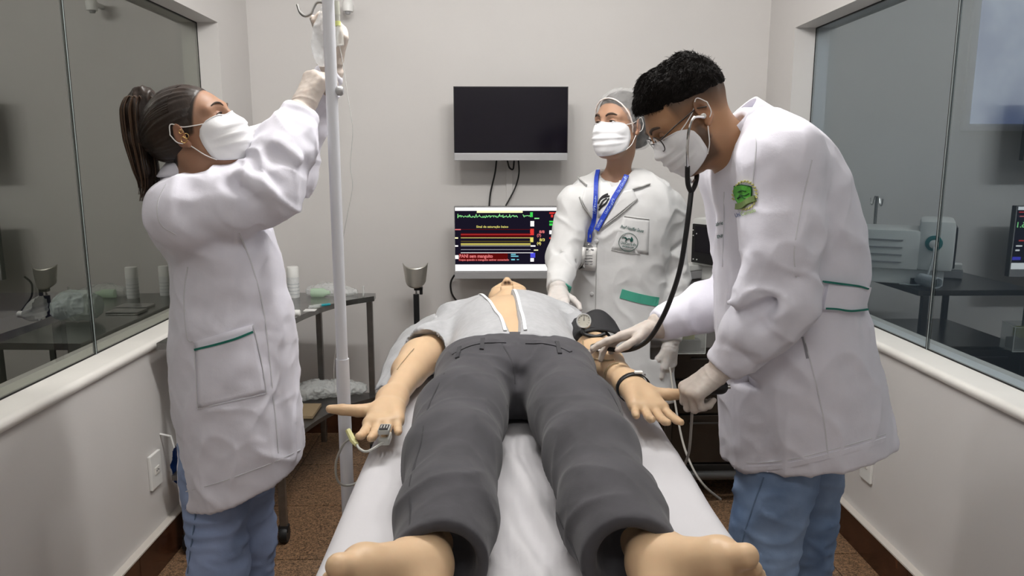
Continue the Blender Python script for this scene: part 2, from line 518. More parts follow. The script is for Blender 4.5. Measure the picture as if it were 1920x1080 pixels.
# floor of separate granite-look tiles
def floor_mat(i, base):
    m = bpy.data.materials.new('speckled_floor_tile_%d' % i); m.use_nodes = True; nt = m.node_tree; b = nt.nodes['Principled BSDF']
    tc = nt.nodes.new('ShaderNodeTexCoord'); ge = nt.nodes.new('ShaderNodeNewGeometry')
    v = nt.nodes.new('ShaderNodeTexVoronoi'); v.inputs['Scale'].default_value = 230
    n = nt.nodes.new('ShaderNodeTexNoise'); n.inputs['Scale'].default_value = 55; n.inputs['Detail'].default_value = 5
    nt.links.new(ge.outputs['Position'], v.inputs['Vector']); nt.links.new(ge.outputs['Position'], n.inputs['Vector'])
    r = nt.nodes.new('ShaderNodeValToRGB'); e = r.color_ramp.elements
    e[0].position = .30; e[0].color = (base[0]*.35, base[1]*.33, base[2]*.3, 1); e[1].position = .72; e[1].color = (base[0]*1.7, base[1]*1.7, base[2]*1.7, 1)
    k = e.new(.5); k.color = (*base, 1)
    mx = nt.nodes.new('ShaderNodeMix'); mx.data_type = 'FLOAT'; mx.inputs[0].default_value = .45
    sp = nt.nodes.new('ShaderNodeSeparateColor'); nt.links.new(v.outputs['Color'], sp.inputs[0])
    nt.links.new(n.outputs['Fac'], mx.inputs[2]); nt.links.new(sp.outputs[0], mx.inputs[3])
    nt.links.new(mx.outputs[0], r.inputs[0]); nt.links.new(r.outputs[0], b.inputs['Base Color'])
    b.inputs['Roughness'].default_value = .42
    return m
FT = [floor_mat(i, c) for i, c in enumerate([(.215, .130, .074), (.205, .122, .068), (.225, .138, .080)])]
fl = struct('floor', MB().box((XL-.1, YF-.1, -.06), (XR+.1, YB+.1, -.004)), M_grout, 'brown speckled stone tile floor')
T = .45
tile_me = {}
y = 2.63 - T*10
while y < YB:
    x = XL - .16
    while x < XR:
        x0, x1, y0, y1 = max(x, XL)+.002, min(x+T, XR)-.002, max(y, YF)+.002, min(y+T, YB)-.002
        if x1-x0 > .02 and y1-y0 > .02:
            MB().box((x0, y0, -.012), (x1, y1, 0.0), bev=.0015).build('floor_tile', FT[random.randrange(3)], fl)
        x += T
    y += T
struct('ceiling', MB().box((XL-.3, YF-.1, CEIL), (XR+.3, YB+.2, CEIL+.1)), M_ceil, 'white painted ceiling')
struct('wall_back', MB().box((XL-.3, YB, -.05), (XR+.3, YB+.15, CEIL+.05)), M_wall, 'white painted back wall behind the two screens')
struct('wall_front', MB().box((XL-.3, YF-.15, -.05), (XR+.3, YF, CEIL+.05)), M_wall, 'white wall behind the viewer')
WT = 2.13
def side_wall(nm, X, s, sill, yend, y0, lab):
    """s = -1 left, +1 right; the window opening runs y0..yend, sill..WT"""
    a, b = X, X+s*.17
    mb = MB()
    mb.box((min(a, b), YF, -.05), (max(a, b), YB, sill-.035))
    mb.box((min(a, b), YF, WT), (max(a, b), YB, CEIL+.02))
    mb.box((min(a, b), yend, sill-.035), (max(a, b), YB, WT))
    mb.box((min(a, b), YF, sill-.035), (max(a, b), y0, WT))
    struct(nm, mb, M_wall, lab)
side_wall('wall_left', XL, -1, .85, 3.58, -.5, 'white painted left wall with a long window opening')
side_wall('wall_right', XR, 1, .84, 3.66, -.5, 'white painted right wall with a long window opening')
def sill(nm, X, s, z, yend, y0, lab):
    # profile (x across, z) swept along y with a rounded lip towards the room
    pr = [(.17, -.035), (0.0, -.035), (-.012, -.032), (-.018, -.022), (-.018, -.012), (-.012, -.003), (-.002, 0), (.17, 0)]
    vs = []; fs = []
    for yy in (y0, yend):
        for (px, pz) in pr: vs.append((X+s*px, yy, z+pz))
    n = len(pr)
    for i in range(n): fs.append((i, (i+1) % n, n+(i+1) % n, n+i))
    fs += [tuple(range(n)), tuple(range(2*n-1, n-1, -1))]
    struct(nm, MB().add(vs, fs), M_sill, lab, 'auto')
sill('trim_1', XL, -1, .85, 3.58, -.5, 'white rounded window sill of the left wall')
sill('trim_2', XR, 1, .84, 3.66, -.5, 'white rounded window sill of the right wall')
# tile skirting: separate tiles under a thin mortar ledge
def skirting(nm, X, s, h, lab, joints):
    led = MB(); led.box((min(X, X-s*.03), YF, h), (max(X, X-s*.03), YB, h+.006))
    o = struct(nm, led, M_ledge, lab)
    for a, b in zip(joints[:-1], joints[1:]):
        MB().box((min(X, X-s*.028), a+.001, .0), (max(X, X-s*.028), b-.001, h), bev=.001).build('skirting_tile', M_base, o)
skirting('baseboard_left', XL, -1, .14, 'dark brown tile skirting along the left wall', [YF, -.95, -.39, .17, .73, 1.29, 1.85, 2.41, 2.97, 3.53, YB])
skirting('baseboard_right', XR, 1, .125, 'dark brown tile skirting along the right wall', [YF, -1.06, -.5, .06, .62, 1.18, 1.74, 2.30, 2.855, 3.41, YB])
ob = MB(); ob.box((XL+.03, YB-.03, .13), (XR-.03, YB, .136))
o = struct('baseboard_back', ob, M_ledge, 'dark brown tile skirting along the back wall')
xs = list(np.arange(XL+.03, XR-.03, .56))+[XR-.03]
for a, b in zip(xs[:-1], xs[1:]): MB().box((a+.001, YB-.028, 0), (b-.001, YB, .13), bev=.001).build('skirting_tile', M_base, o)

# window glass: tinted panes that mirror the room, next rooms left dark
G_left = glassmat('grey_window_glass', (.70, .72, .68), (.97, .99, .93), 3.2)
G_right = glassmat('blue_grey_window_glass', (.74, .80, .86), (.84, .95, 1.0), 4.2)
M_seal = mat('dark_gasket', (.02, .02, .02), .6, spec=.2)
M_edge = mat('pane_edge', (.30, .34, .34), .4)
def window(nm, Xg, s, z0, yend, y0, seam, gm, lab):
    root = bpy.data.objects.new(nm, None); COL.objects.link(root); root.location = (Xg, seam, z0); root['kind'] = 'structure'; root['label'] = lab
    for (a, b) in ((y0, seam-.003), (seam+.003, yend)):
        MB().box((Xg-.004, a, z0), (Xg+.004, b, WT)).build('pane', gm, root)
    f = MB(); e = Xg - s*.005
    f.box((min(e, e+s*.01), y0, z0), (max(e, e+s*.01), yend, z0+.005)); f.box((min(e, e+s*.01), y0, WT-.006), (max(e, e+s*.01), yend, WT))
    f.box((min(e, e+s*.01), yend-.006, z0), (max(e, e+s*.01), yend, WT))
    f.build('gasket', M_seal, root)
    MB().box((Xg-.006, seam-.004, z0), (Xg+.006, seam+.004, WT)).build('joint', M_seal, root)
    MB().box((Xg-s*.0075-.001, seam-.0075, z0), (Xg-s*.0075+.001, seam-.005, WT)).build('pane_edge', M_edge, root)
window('window_1', -1.375, -1, .85, 3.58, -.5, 2.49, G_left, 'tall grey tinted window of two panes in the left wall')
window('window_2', 1.535, 1, .84, 3.66, -.5, 2.53, G_right, 'tall blue tinted window of two panes in the right wall')
M_dark = mat('next_room_wall', (.55, .56, .55), .9)
M_nfloor = mat('next_room_floor', (.06, .045, .035), .6)
def next_room(nm, xa, xb, lab):
    m = MB(); t = .05
    m.box((xa, YB+.5, 0), (xb, YB+.5+t, 2.8)); m.box((xa, YF, 0), (xb, YF+t, 2.8)); m.box((xa, YF, 2.8), (xb, YB+.5, 2.8+t))
    e = xa if abs(xa) > abs(xb) else xb
    m.box((e-t, YF, 0), (e+t, YB+.5, 2.8))
    struct(nm, m, M_dark, lab)
next_room('wall_beyond_left', -4.2, XL-.175, 'dim walls of the room behind the left window')
next_room('wall_beyond_right', XR+.175, 4.4, 'dim walls of the room behind the right window')
struct('floor_beyond', MB().box((-4.2, YF, -.06), (XL-.175, YB+.5, 0)).box((XR+.175, YF, -.06), (4.4, YB+.5, 0)), M_nfloor, 'dark floors behind the windows')
# projected picture in the right-hand room, seen dimly through its window
ps = thing('projection_screen', (3.5, YB+.42, 1.72), 'pale blue projected picture seen dimly through the right window', 'screen')
def proj_mat():
    m = bpy.data.materials.new('projected_picture'); m.use_nodes = True; nt = m.node_tree
    for n in list(nt.nodes): nt.nodes.remove(n)
    tc = nt.nodes.new('ShaderNodeTexCoord'); n = nt.nodes.new('ShaderNodeTexNoise'); n.inputs['Scale'].default_value = 3.5; n.inputs['Detail'].default_value = 5
    r = nt.nodes.new('ShaderNodeValToRGB'); r.color_ramp.elements[0].position = .42; r.color_ramp.elements[0].color = (.16, .22, .42, 1)
    r.color_ramp.elements[1].position = .6; r.color_ramp.elements[1].color = (.42, .48, .62, 1)
    e = nt.nodes.new('ShaderNodeEmission'); e.inputs[1].default_value = .55; o = nt.nodes.new('ShaderNodeOutputMaterial')
    nt.links.new(tc.outputs['Object'], n.inputs['Vector']); nt.links.new(n.outputs['Fac'], r.inputs[0]); nt.links.new(r.outputs[0], e.inputs[0]); nt.links.new(e.outputs[0], o.inputs[0])
    return m
MB().box((2.80, YB+.405, 1.72), (4.2, YB+.415, 2.55)).build('picture', proj_mat(), ps)
MB().box((2.76, YB+.415, 1.68), (4.24, YB+.44, 2.6)).build('panel', M_white, ps)

# ceiling lamps
M_lampglow = glow('lamp_tube', (1.0, .98, .955), 3.0)
for i, (lx, ly, p) in enumerate(LAMPS):
    t = thing('ceiling_lamp', (lx, ly, CEIL), ('white fluorescent tube lamp above the bed', 'white fluorescent tube lamp added above the viewer as fill')[i], 'lamp', 'fluorescent ceiling lamps')
    MB().box((lx-.62, ly-.03, CEIL-.05), (lx+.62, ly+.03, CEIL), bev=.006).build('housing', M_white, t)
    MB().tube([(lx-.59, ly, CEIL-.10), (lx+.59, ly, CEIL-.10)], .014, 12).build('tube', M_lampglow, t, True)
    for s_ in (-1, 1): MB().box((lx+s_*.60-.012, ly-.015, CEIL-.12), (lx+s_*.60+.012, ly+.015, CEIL-.05), bev=.003).build('tube_holder', M_white, t)

# wall plates
def plate(name, X, s, yc, zc, lab):
    t = thing(name, (X, yc, zc-.06), lab, 'socket', 'white wall socket plates')
    x0, x1 = X, X-s*.012
    MB().box((min(x0, x1), yc-.042, zc-.066), (max(x0, x1), yc+.042, zc+.066), bev=.004).build('cover', M_white, t)
    x2 = X-s*.016
    MB().box((min(x1, x2), yc-.018, zc-.014), (max(x1, x2), yc+.018, zc+.014), bev=.002).build('socket_insert', M_sill, t)
    for dy in (-.008, 0, .008):
        x3 = X-s*.0165
        MB().lathe([(.0022, 0), (.0022, .001)], n=8, M=Matrix.Translation((x3, yc+dy, zc+(.004 if dy == 0 else 0))) @ Matrix.Rotation(-s*R(90), 4, 'Y')).build('pin_hole', M_black, t)
plate('wall_socket', XL, -1, 2.62, .372, 'white wall socket plate low on the left wall')
plate('wall_socket', XR, 1, 2.665, .352, 'white wall socket plate low on the right wall below the long white coat')
plate('wall_socket', XL, -1, 2.86, .40, 'white wall socket plate beside the hanging dark blue bulb')
# ================================================================== body kit: heads, hands, masks
class Frame:
    """local axes: f forward, l left, u up"""
    def __init__(s, c, F, U, sc=1.0):
        s.c = np.array(c, float); s.F = nrm(F); U = np.array(U, float); s.U = nrm(U-s.F*(U@s.F)); s.L = np.cross(s.U, s.F); s.sc = sc
        s.B = np.array([s.F, s.L, s.U])
    def __call__(s, f, l, u): return s.c+(s.F*f+s.L*l+s.U*u)*s.sc
    def local(s, P): return (np.asarray(P)-s.c) @ s.B.T / s.sc

def head_sdf(Fd, h, neck_to=None, neck_r=.052, male=False, nose=1.0, ears=True, neck_r2=None):
    S = h.sc
    def E(c, r, k=.02, op='add', B=None): Fd.ell(h(*c), V(*r)*S, h.B if B is None else B, k*S, op)
    def C(a, b, ra, rb, k=.015, op='add'): Fd.cap(h(*a), h(*b), ra*S, rb*S, k*S, op)
    j = 1.06 if male else 1.0
    E((-.014, 0, .036), (.099, .076, .090), .02)                    # cranium
    E((.034, 0, .022), (.060, .066, .066), .03)                     # forehead
    E((.028, 0, -.045), (.064, .060*j, .072), .035)                 # face
    E((.040, 0, -.080), (.044, .044*j, .036), .03)                  # jaw
    E((.076, 0, -.098), (.022, .024*j, .018), .025)                 # chin
    for s in (1, -1):
        E((.058, .044*s, -.022), (.028, .022, .022), .025)          # cheekbone
        C((.016, .056*s*j, -.05), (.055, .032*s*j, -.098), .016, .014, .03)   # jaw line
        C((.090, .014*s, .031), (.072, .050*s, .028), .010, .010, .018)       # brow
        E((.104, .032*s, .008), (.020, .020, .013), .016, 'sub')    # eye socket
        E((.078, .032*s, .007), (.0112, .018, .0125), .006)         # lids over the eye
    C((.094, 0, .020), (.112, 0, -.024), .007, .0105*nose, .014)    # nose bridge
    E((.113, 0, -.029), (.013*nose, .011, .0105), None, .008) if False else E((.113, 0, -.029), (.013*nose, .011, .0105), .010)
    for s in (1, -1):
        E((.104, .0125*s, -.032), (.011, .0085, .008), .008)        # wings
        E((.111, .0062*s, -.0405), (.0052, .0036, .0045), .002, 'sub')   # nostrils
    C((.100, -.016, -.062), (.100, .016, -.062), .0065, .0065, .010)
    C((.098, -.014, -.071), (.098, .014, -.071), .0070, .0070, .010)
    C((.108, -.020, -.0665), (.108, .020, -.0665), .0022, .0022, .004, 'sub')
    if ears:
        for s in (1, -1):
            a = h.F*math.cos(R(25))-h.L*s*math.sin(R(25))*-1; a = nrm(h.F*.9-h.U*.18); nn = nrm(h.L*s*.9+h.F*-.42); uu = np.cross(nn, a)
            Be = np.array([nrm(a-nn*(a@nn)), nn, nrm(np.cross(nn, a))])
            Fd.ell(h(-.012, .079*s, .002), V(.019, .0075, .031)*S, Be, .006*S)
            Fd.ell(h(-.008, .087*s, .004), V(.011, .006, .019)*S, Be, .004*S, 'sub')
            Fd.ell(h(-.004, .079*s, -.026), V(.009, .006, .010)*S, Be, .006*S)
    if neck_to is not None:
        Fd.chain([h(-.022, 0, -.045), h(-.020, 0, -.09)*.5+(np.array(neck_to)*.5+h(-.03, 0, -.04)*0)*1.0 if False else h(-.02, 0, -.085), neck_to], [neck_r, neck_r*.97, neck_r2 or neck_r*1.1], .03)

def skin_cols(h, P, base, lips=True, stubble=None, scalp=None):
    q = h.local(P); c = np.tile(np.array(base), (len(P), 1))
    def mixin(w_, col): nonlocal c; w_ = np.clip(w_, 0, 1)[:, None]; c = c*(1-w_)+np.array(col)*w_
    if lips:
        d = np.sqrt(((q[:, 1])/.024)**2+((q[:, 2]+.0665)/.010)**2); mixin(np.where(q[:, 0] > .085, (1.15-d)*3, 0)*.8, (base[0]*.85, base[1]*.5, base[2]*.5))
    # rosy ears and cheeks
    e = np.exp(-((np.abs(q[:, 1])-.082)/.012)**2-((q[:, 0]+.01)/.03)**2-(q[:, 2]/.04)**2); mixin(e*.35, (base[0]*1.05, base[1]*.7, base[2]*.65))
    # lid line
    for s in (1, -1):
        d = np.sqrt(((q[:, 1]-.032*s)/.021)**2+((q[:, 2]-.008)/.014)**2); mixin(np.where(q[:, 0] > .06, (1.1-d)*2, 0)*.35, (base[0]*.6, base[1]*.5, base[2]*.48))
    if scalp is not None: mixin(scalp(q), (.022, .016, .013))
    if stubble is not None: mixin(stubble(q), (.045, .032, .026))
    return c

M_eye = mat('eye_white', (.78, .76, .72), .12)
M_iris = mat('dark_iris', (.035, .018, .010), .06)
M_brow = mat('dark_brow', (.05, .03, .02), .7)
def eyes(h, root, look=(1, 0, 0), lid_mat=None, open_=.45, brow_th=.0038, brow_mat=None):
    lk = nrm(look)
    for s in (1, -1):
        c = h(.0785, .032*s, .0075); r = .0138*h.sc
        bm = bmesh.new(); bmesh.ops.create_uvsphere(bm, u_segments=20, v_segments=14, radius=r)
        e = build('eyeball', [c+np.array(v.co) for v in bm.verts], [[v.index for v in f.verts] for f in bm.faces], M_eye, root); bm.free()
        d = h.B.T @ lk; ii = MB()
        Mx = Matrix.Translation(Vector(c)) @ Vector(d).to_track_quat('Z', 'Y').to_matrix().to_4x4()
        ii.lathe([(.0068*h.sc, r*.83), (.0060*h.sc, r*.93), (.003*h.sc, r*1.02), (.0005, r*1.03)], n=16, M=Mx)
        ii.build('iris', M_iris, e, True)
        # eyelids: parts of a slightly larger shell
        for (u0, u1, nm) in ((open_*.62, 1.25, 'upper_eyelid'), (-1.2, -open_*.85, 'lower_eyelid')):
            vs = []; fs = []; nu, nv = 14, 6
            for j in range(nv+1):
                for i in range(nu+1):
                    a = (i/nu-.5)*2.5; bcorner = abs(i/nu-.5)*2
                    t0 = u0*(1-bcorner**2.2*.9) if nm[0] == 'u' else u1*(1-bcorner**2.2*.9)
                    lo, hi = (t0, u1) if nm[0] == 'u' else (u0, t0)
                    b = lo+(hi-lo)*j/nv
                    rr = r*1.10
                    vs.append(h.c*0+c+(h.F*math.cos(a)*math.cos(b)+h.L*math.sin(a)*math.cos(b)+h.U*math.sin(b))*rr)
            for j in range(nv):
                for i in range(nu):
                    p = j*(nu+1)+i; fs.append((p, p+1, p+nu+2, p+nu+1))
            build(nm, vs, fs, lid_mat, e)
            if nm[0] == 'u':
                ed = [vs[i]+h.F*.001 for i in range(nu+1)]
                MB().tube(ed, [.0006+.0008*math.sin(math.pi*i/nu) for i in range(nu+1)], 6).build('eyelashes', M_brow, e, True)
        pts = [h(.1015, .013*s, .0275), h(.1010, .024*s, .0345), h(.0950, .038*s, .0365), h(.0825, .0515*s, .0305)]
        pp = spline(pts, 5); n = len(pp)
        MB().tube(pp, [brow_th*h.sc*(.55+.55*math.sin(math.pi*min(1, .18+.75*i/n)))for i in range(n)], 8).build('eyebrow', brow_mat or M_brow, root, True)

M_mask = mat('mask_fabric', (.83, .83, .85), .75, spec=.2, noise=(40, .03), bump=(220, .2, .0006), sheen=.1)
M_loop = mat('ear_loop', (.80, .78, .76), .7)
def face_mask(h, root, bvh=None, drop=0.0, kf=1.0):
    nu, nv = 36, 26; vs = []; fs = []
    vv = [0, .12, .28, .5, .72, .88, 1]
    fc = [.099, .115, .125, .122, .115, .105, .088]; uc = [.004, -.010, -.028, -.056, -.084, -.104, -.118]
    fsd = [.046, .036, .028, .026, .026, .026, .030]; us = [-.004, -.010, -.022, -.042, -.062, -.078, -.090]
    ls = [.060, .0655, .068, .0685, .066, .061, .054]
    for j in range(nv+1):
        v = j/nv
        I = lambda a: np.interp(v, vv, a)
        for i in range(nu+1):
            th = (i/nu*2-1); c = math.cos(th*math.pi/2); s = math.sin(th*math.pi/2)
            k = c**.85 if c > 0 else 0
            sq = .60+.40*min(1, abs(v-.02)/.35)                       # pinched over the nose
            f = I(fsd)+(I(fc)-I(fsd))*(k**(1/sq) if k > 0 else 0)
            u = I(us)+(I(uc)-I(us))*k**.8; l = I(ls)*s
            pl = 0
            for q, cc in enumerate((.34, .52, .70)):
                d = v-cc; pl += .0042*max(0, 1-abs(d+.022)/.045)*(1 if d < 0 else .0)
            wr = .0016*math.sin(th*9+v*5)*math.sin(v*11+th*3)+.002*math.sin(th*21)*abs(th)**2
            f += (pl+wr)*(k+.15); l += (pl*.6)*s
            f = .055+(f-.055)*kf; u = -.035+(u+.035)*kf
            p = h(f, l, u-drop)
            if bvh is not None:                       # keep the cloth outside the skin
                ax_ = h(.015, 0, min(u, -.02)-drop); dr = p-ax_; L_ = np.linalg.norm(dr); dr /= L_
                hh = bvh.ray_cast(Vector(ax_+dr*.2), Vector(-dr), .2)
                if hh[0] is not None:
                    rs = np.linalg.norm(np.array(hh[0])-ax_)
                    if L_ < rs+.0035: p = ax_+dr*(rs+.0035)
            vs.append(p)
    for _ in range(2):
        A_ = np.array(vs).reshape(nv+1, nu+1, 3); Bm = A_.copy(); Bm[:, 1:-1] = A_[:, 1:-1]*.5+(A_[:, :-2]+A_[:, 2:])*.25; vs = list(Bm.reshape(-1, 3))
    for j in range(nv):
        for i in range(nu):
            p = j*(nu+1)+i; fs.append((p, p+1, p+nu+2, p+nu+1))
    o = build('face_mask', vs, fs, M_mask, root)
    md = o.modifiers.new('thickness', 'SOLIDIFY'); md.thickness = .0016; md.offset = 1
    # pressed edge seam and nose wire
    edge = [vs[i] for i in range(2, nu-1)]
    MB().tube([p+h.F*.001*h.sc for p in edge], .0011, 6).build('nose_wire', M_mask, o, True)
    for s in (1, -1):
        a = vs[nu if s > 0 else 0]; b = vs[nv*(nu+1)+(nu if s > 0 else 0)]
        m1 = [a, a*.5+h(.016, .075*s, .010)*.5+h.L*s*.004, h(.006, .079*s, .016), h(-.014, .086*s, .034), h(-.028, .089*s, .012)]
        m2 = [b, b*.55+h(.0, .074*s, -.04)*.45+h.L*s*.009, h(-.004, .079*s, -.028), h(-.022, .088*s, -.012), h(-.028, .089*s, .012)]
        MB().tube(spline(m1, 5), .0013, 6).build('ear_loop', M_loop, o, True)
        MB().tube(spline(m2, 5), .0013, 6).build('ear_loop', M_loop, o, True)
    return o

def hand_sdf(Fd, wr, D, N, side, curl, spread=(8, 2, -4, -10), thumb=((.55, .75, .25), (.8, .5, .25), (.95, .2, .2)), s=1.0, r=1.0, fore=None, k=.008, flen=1.0, fr=1.0):
    """wr wrist; D towards the fingers; N out of the palm; side=+1 if thumb lies along D x N"""
    D = nrm(D); N = np.array(N, float); N = nrm(N-D*(N@D)); Tt = np.cross(D, N)*side; wr = np.array(wr, float)
    lat = (.030, .0105, -.0095, -.028); kd = (.090, .094, .089, .080)
    Fd.cap(wr, wr+D*.03*s, .026*s*r, .027*s*r, .02, flat=(N, .72))
    kn = []
    for i in range(4):
        kp = wr+(D*kd[i]+Tt*lat[i])*s; kn.append(kp)
        Fd.cap(wr+(D*.025+Tt*lat[i]*.55)*s, kp, .0155*s*r, .0130*s*r, .014)
    Fd.cap(wr+(D*.02+Tt*.016+N*.006)*s, wr+(D*.055+Tt*.022+N*.006)*s, .016*s*r, .012*s*r, .014)     # thumb mound
    Fd.cap(wr+(D*.02-Tt*.016+N*.005)*s, wr+(D*.065-Tt*.024+N*.004)*s, .014*s*r, .011*s*r, .014)
    fl = (.95, 1.05, .98, .80)
    tips = []
    for i in range(4):
        a = 0; p = kn[i]; sp = R(spread[i]); d0 = D*math.cos(sp)+Tt*math.sin(sp)
        rad = [.0102, .0094, .0086, .0074]; seg = [.044, .027, .021]
        ru = .9 if i == 3 else 1.0
        for q in range(3):
            a += R(curl[i][q]); d = d0*math.cos(a)+N*math.sin(a)
            p2 = p+d*seg[q]*fl[i]*s*flen
            Fd.cap(p, p2, rad[q]*s*r*ru*fr, rad[q+1]*s*r*ru*fr, k if q == 0 else .004); p = p2
        tips.append(p)
    p = wr+(D*.028+Tt*.022+N*.004)*s
    for q, (L_, ra, rb) in enumerate(((.042, .0145, .0120), (.034, .0118, .0106), (.026, .0106, .0082))):
        dd = thumb[q]; d = nrm(D*dd[0]+Tt*dd[1]+N*dd[2]); p2 = p+d*L_*s
        Fd.cap(p, p2, ra*s*r, rb*s*r, .010 if q == 0 else .004); p = p2
    tips.append(p)
    if fore is not None: Fd.cap(wr+D*.005, fore, .027*s*r, .033*s*r, .02, flat=(N, .8))
    return tips, (D, N, Tt)
def box_of(pts, pad):
    P = np.array(pts); return P.min(0)-pad, P.max(0)+pad

# cloth wrinkles
def crease(P, seed=0, w=2.6): return np.clip(1-np.abs(vnoise(P, seed))*w, 0, 1)**1.6
def cloth_disp(big=.006, bs=(7, 7, 4), fine=.002, fs=(26, 26, 14), seed=0, extra=None):
    def fn(P):
        d = big*vnoise(P*np.array(bs)+3.1, seed)+fine*ridge(P*np.array(fs)+1.7+vnoise(P*9, seed+5)[:, None]*.6, seed+1)
        if extra is not None: d = d+extra(P)
        return d
    return fn
M_coat = mat('white_coat_cotton', (.74, .73, .81), .8, spec=.2, sheen=.15, noise=(18, .04), bump=(420, .25, .0006), bump2=(22, .35, .004), ridged=(5.5, .22, .012))
M_coat2 = mat('white_coat_gabardine', (.62, .62, .62), .8, spec=.2, sheen=.15, noise=(18, .04), bump=(420, .25, .0006), bump2=(20, .3, .004), ridged=(6, .2, .012))
M_jseam = mat('denim_seam', (.12, .18, .28), .9)
M_seam = mat('coat_seam_thread', (.62, .62, .66), .9)
M_green = mat('green_piping', (.012, .16, .12), .7)
M_glove = mat('latex_glove', (.53, .465, .415), .45, spec=.4, sss=.1, noise=(60, .06), bump=(120, .25, .0012), bump2=(35, .3, .003))
M_jean = mat('pale_blue_denim', (.31, .39, .60), .85, spec=.15, noise=(9, .35, (.23, .30, .47)), bump=(300, .3, .0008), bump2=(18, .3, .006))
M_jean2 = mat('washed_blue_denim', (.28, .38, .56), .85, spec=.15, noise=(5, .45, (.13, .20, .34)), bump=(300, .3, .0008), bump2=(16, .35, .006))
def legs(root, name, hip, feet, m, r_hip=.095, r_knee=.068, r_ank=.058, seam=True, shoe=True, fwd=(1, 0), label=None, lens=1):
    """two trouser legs with a seat as one garment, then two shoes"""
    hip = np.array(hip); lo, hi = box_of([hip]+[np.array(f) for f in feet], .2); lo[2] = .03; hi[2] = hip[2]+.12
    F = Field.around(lo, hi, .0075)
    fw = V(*fwd, 0)
    for i, ft in enumerate(feet):
        ft = np.array(ft, float); sd = hip+(ft-hip)*V(.55, .55, 0)
        kn = (sd+ft)/2*V(1, 1, 0)+V(0, 0, .48)+fw*.02
        F.chain([sd+V(0, 0, -.02), kn, ft+V(0, 0, .1)], [r_hip, r_knee, r_ank], .03)
        F.cap(ft+V(0, 0, .16), ft+V(0, 0, .07), r_ank, r_ank*1.08, .02)
    F.ell(hip+V(0, 0, .02), (.115, .12, .11), k=.04)
    v, q = F.mesh(1)
    v = displace(v, q, cloth_disp(.006, (9, 9, 9), .0055, (9, 9, 30), 3, lambda P: .005*crease(np.stack([P[:, 0]*7, P[:, 1]*7, P[:, 2]*22+P[:, 0]*9], 1)+vnoise(P*8, 3)[:, None]*.5, 71)*np.clip(1-np.abs(P[:, 2]-.55)/.35, .2, 1)))
    o = build('trousers', v, q, m, root, label=label)
    if shoe:
        for ft in feet:
            G = Field.around(np.array(ft)-V(.2, .2, 0)-V(0, 0, .02), np.array(ft)+V(.2, .2, .14), .006)
            f0 = np.array(ft, float)
            G.cap(f0+V(0, 0, .045)-fw*.04, f0+V(0, 0, .035)+fw*.13, .042, .036, .02, flat=(V(0, 0, 1), .9)).cap(f0+V(0, 0, .05), f0+V(0, 0, .10), .042, .038, .03)
            G.half(f0+V(0, 0, .002), (0, 0, -1), .004)
            a, b = G.mesh(1); build('shoe', a, b, mat('white_trainer', (.6, .6, .6), .6), root)
    return o, v, q
# ================================================================== bed, sheet, dummy
BX0, BX1, BY0, BY1, BZ = -.30, .42, .90, 2.70, .86
bed = thing('hospital_bed', (.06, 1.8, 0), 'wheeled hospital stretcher with grey steel frame under the dummy', 'bed')
M_matt = mat('grey_blue_vinyl', (.16, .18, .22), .45)
M_frame = mat('grey_enamel', (.45, .46, .48), .35)
fm = MB()
fm.box((BX0+.03, BY0+.03, .70), (BX1-.03, BY1-.03, .735), bev=.006)
for x in (BX0+.05, BX1-.05): fm.tube([(x, BY0+.02, .685), (x, BY1-.02, .685)], .018, 10)
for yy in (BY0+.05, BY1-.05): fm.tube([(BX0+.05, yy, .685), (BX1-.05, yy, .685)], .018, 10)
fm.build('bed_frame', M_frame, bed, 'auto')
for x in (BX0+.08, BX1-.08):
    for yy in (BY0+.25, BY1-.25):
        MB().tube([(x, yy, .69), (x, yy, .12)], .02, 10).build('leg', M_frame, bed, True)
        cs = MB().lathe([(.055, -.016), (.06, -.01), (.06, .01), (.055, .016)], n=20, M=Matrix.Translation((x, yy, .06)) @ Matrix.Rotation(R(90), 4, 'Y')).build('caster', M_rubber, bed, True)
MB().tube([(BX0+.08, BY0+.25, .25), (BX0+.08, BY1-.25, .25)], .014, 8).build('stretcher_bar', M_frame, bed, True)
MB().tube([(BX1-.08, BY0+.25, .25), (BX1-.08, BY1-.25, .25)], .014, 8).build('stretcher_bar', M_frame, bed, True)
MB().box((BX0+.005, BY0+.005, .735), (BX1-.005, BY1-.005, BZ-.022), bev=.03).build('mattress', M_matt, bed, True)

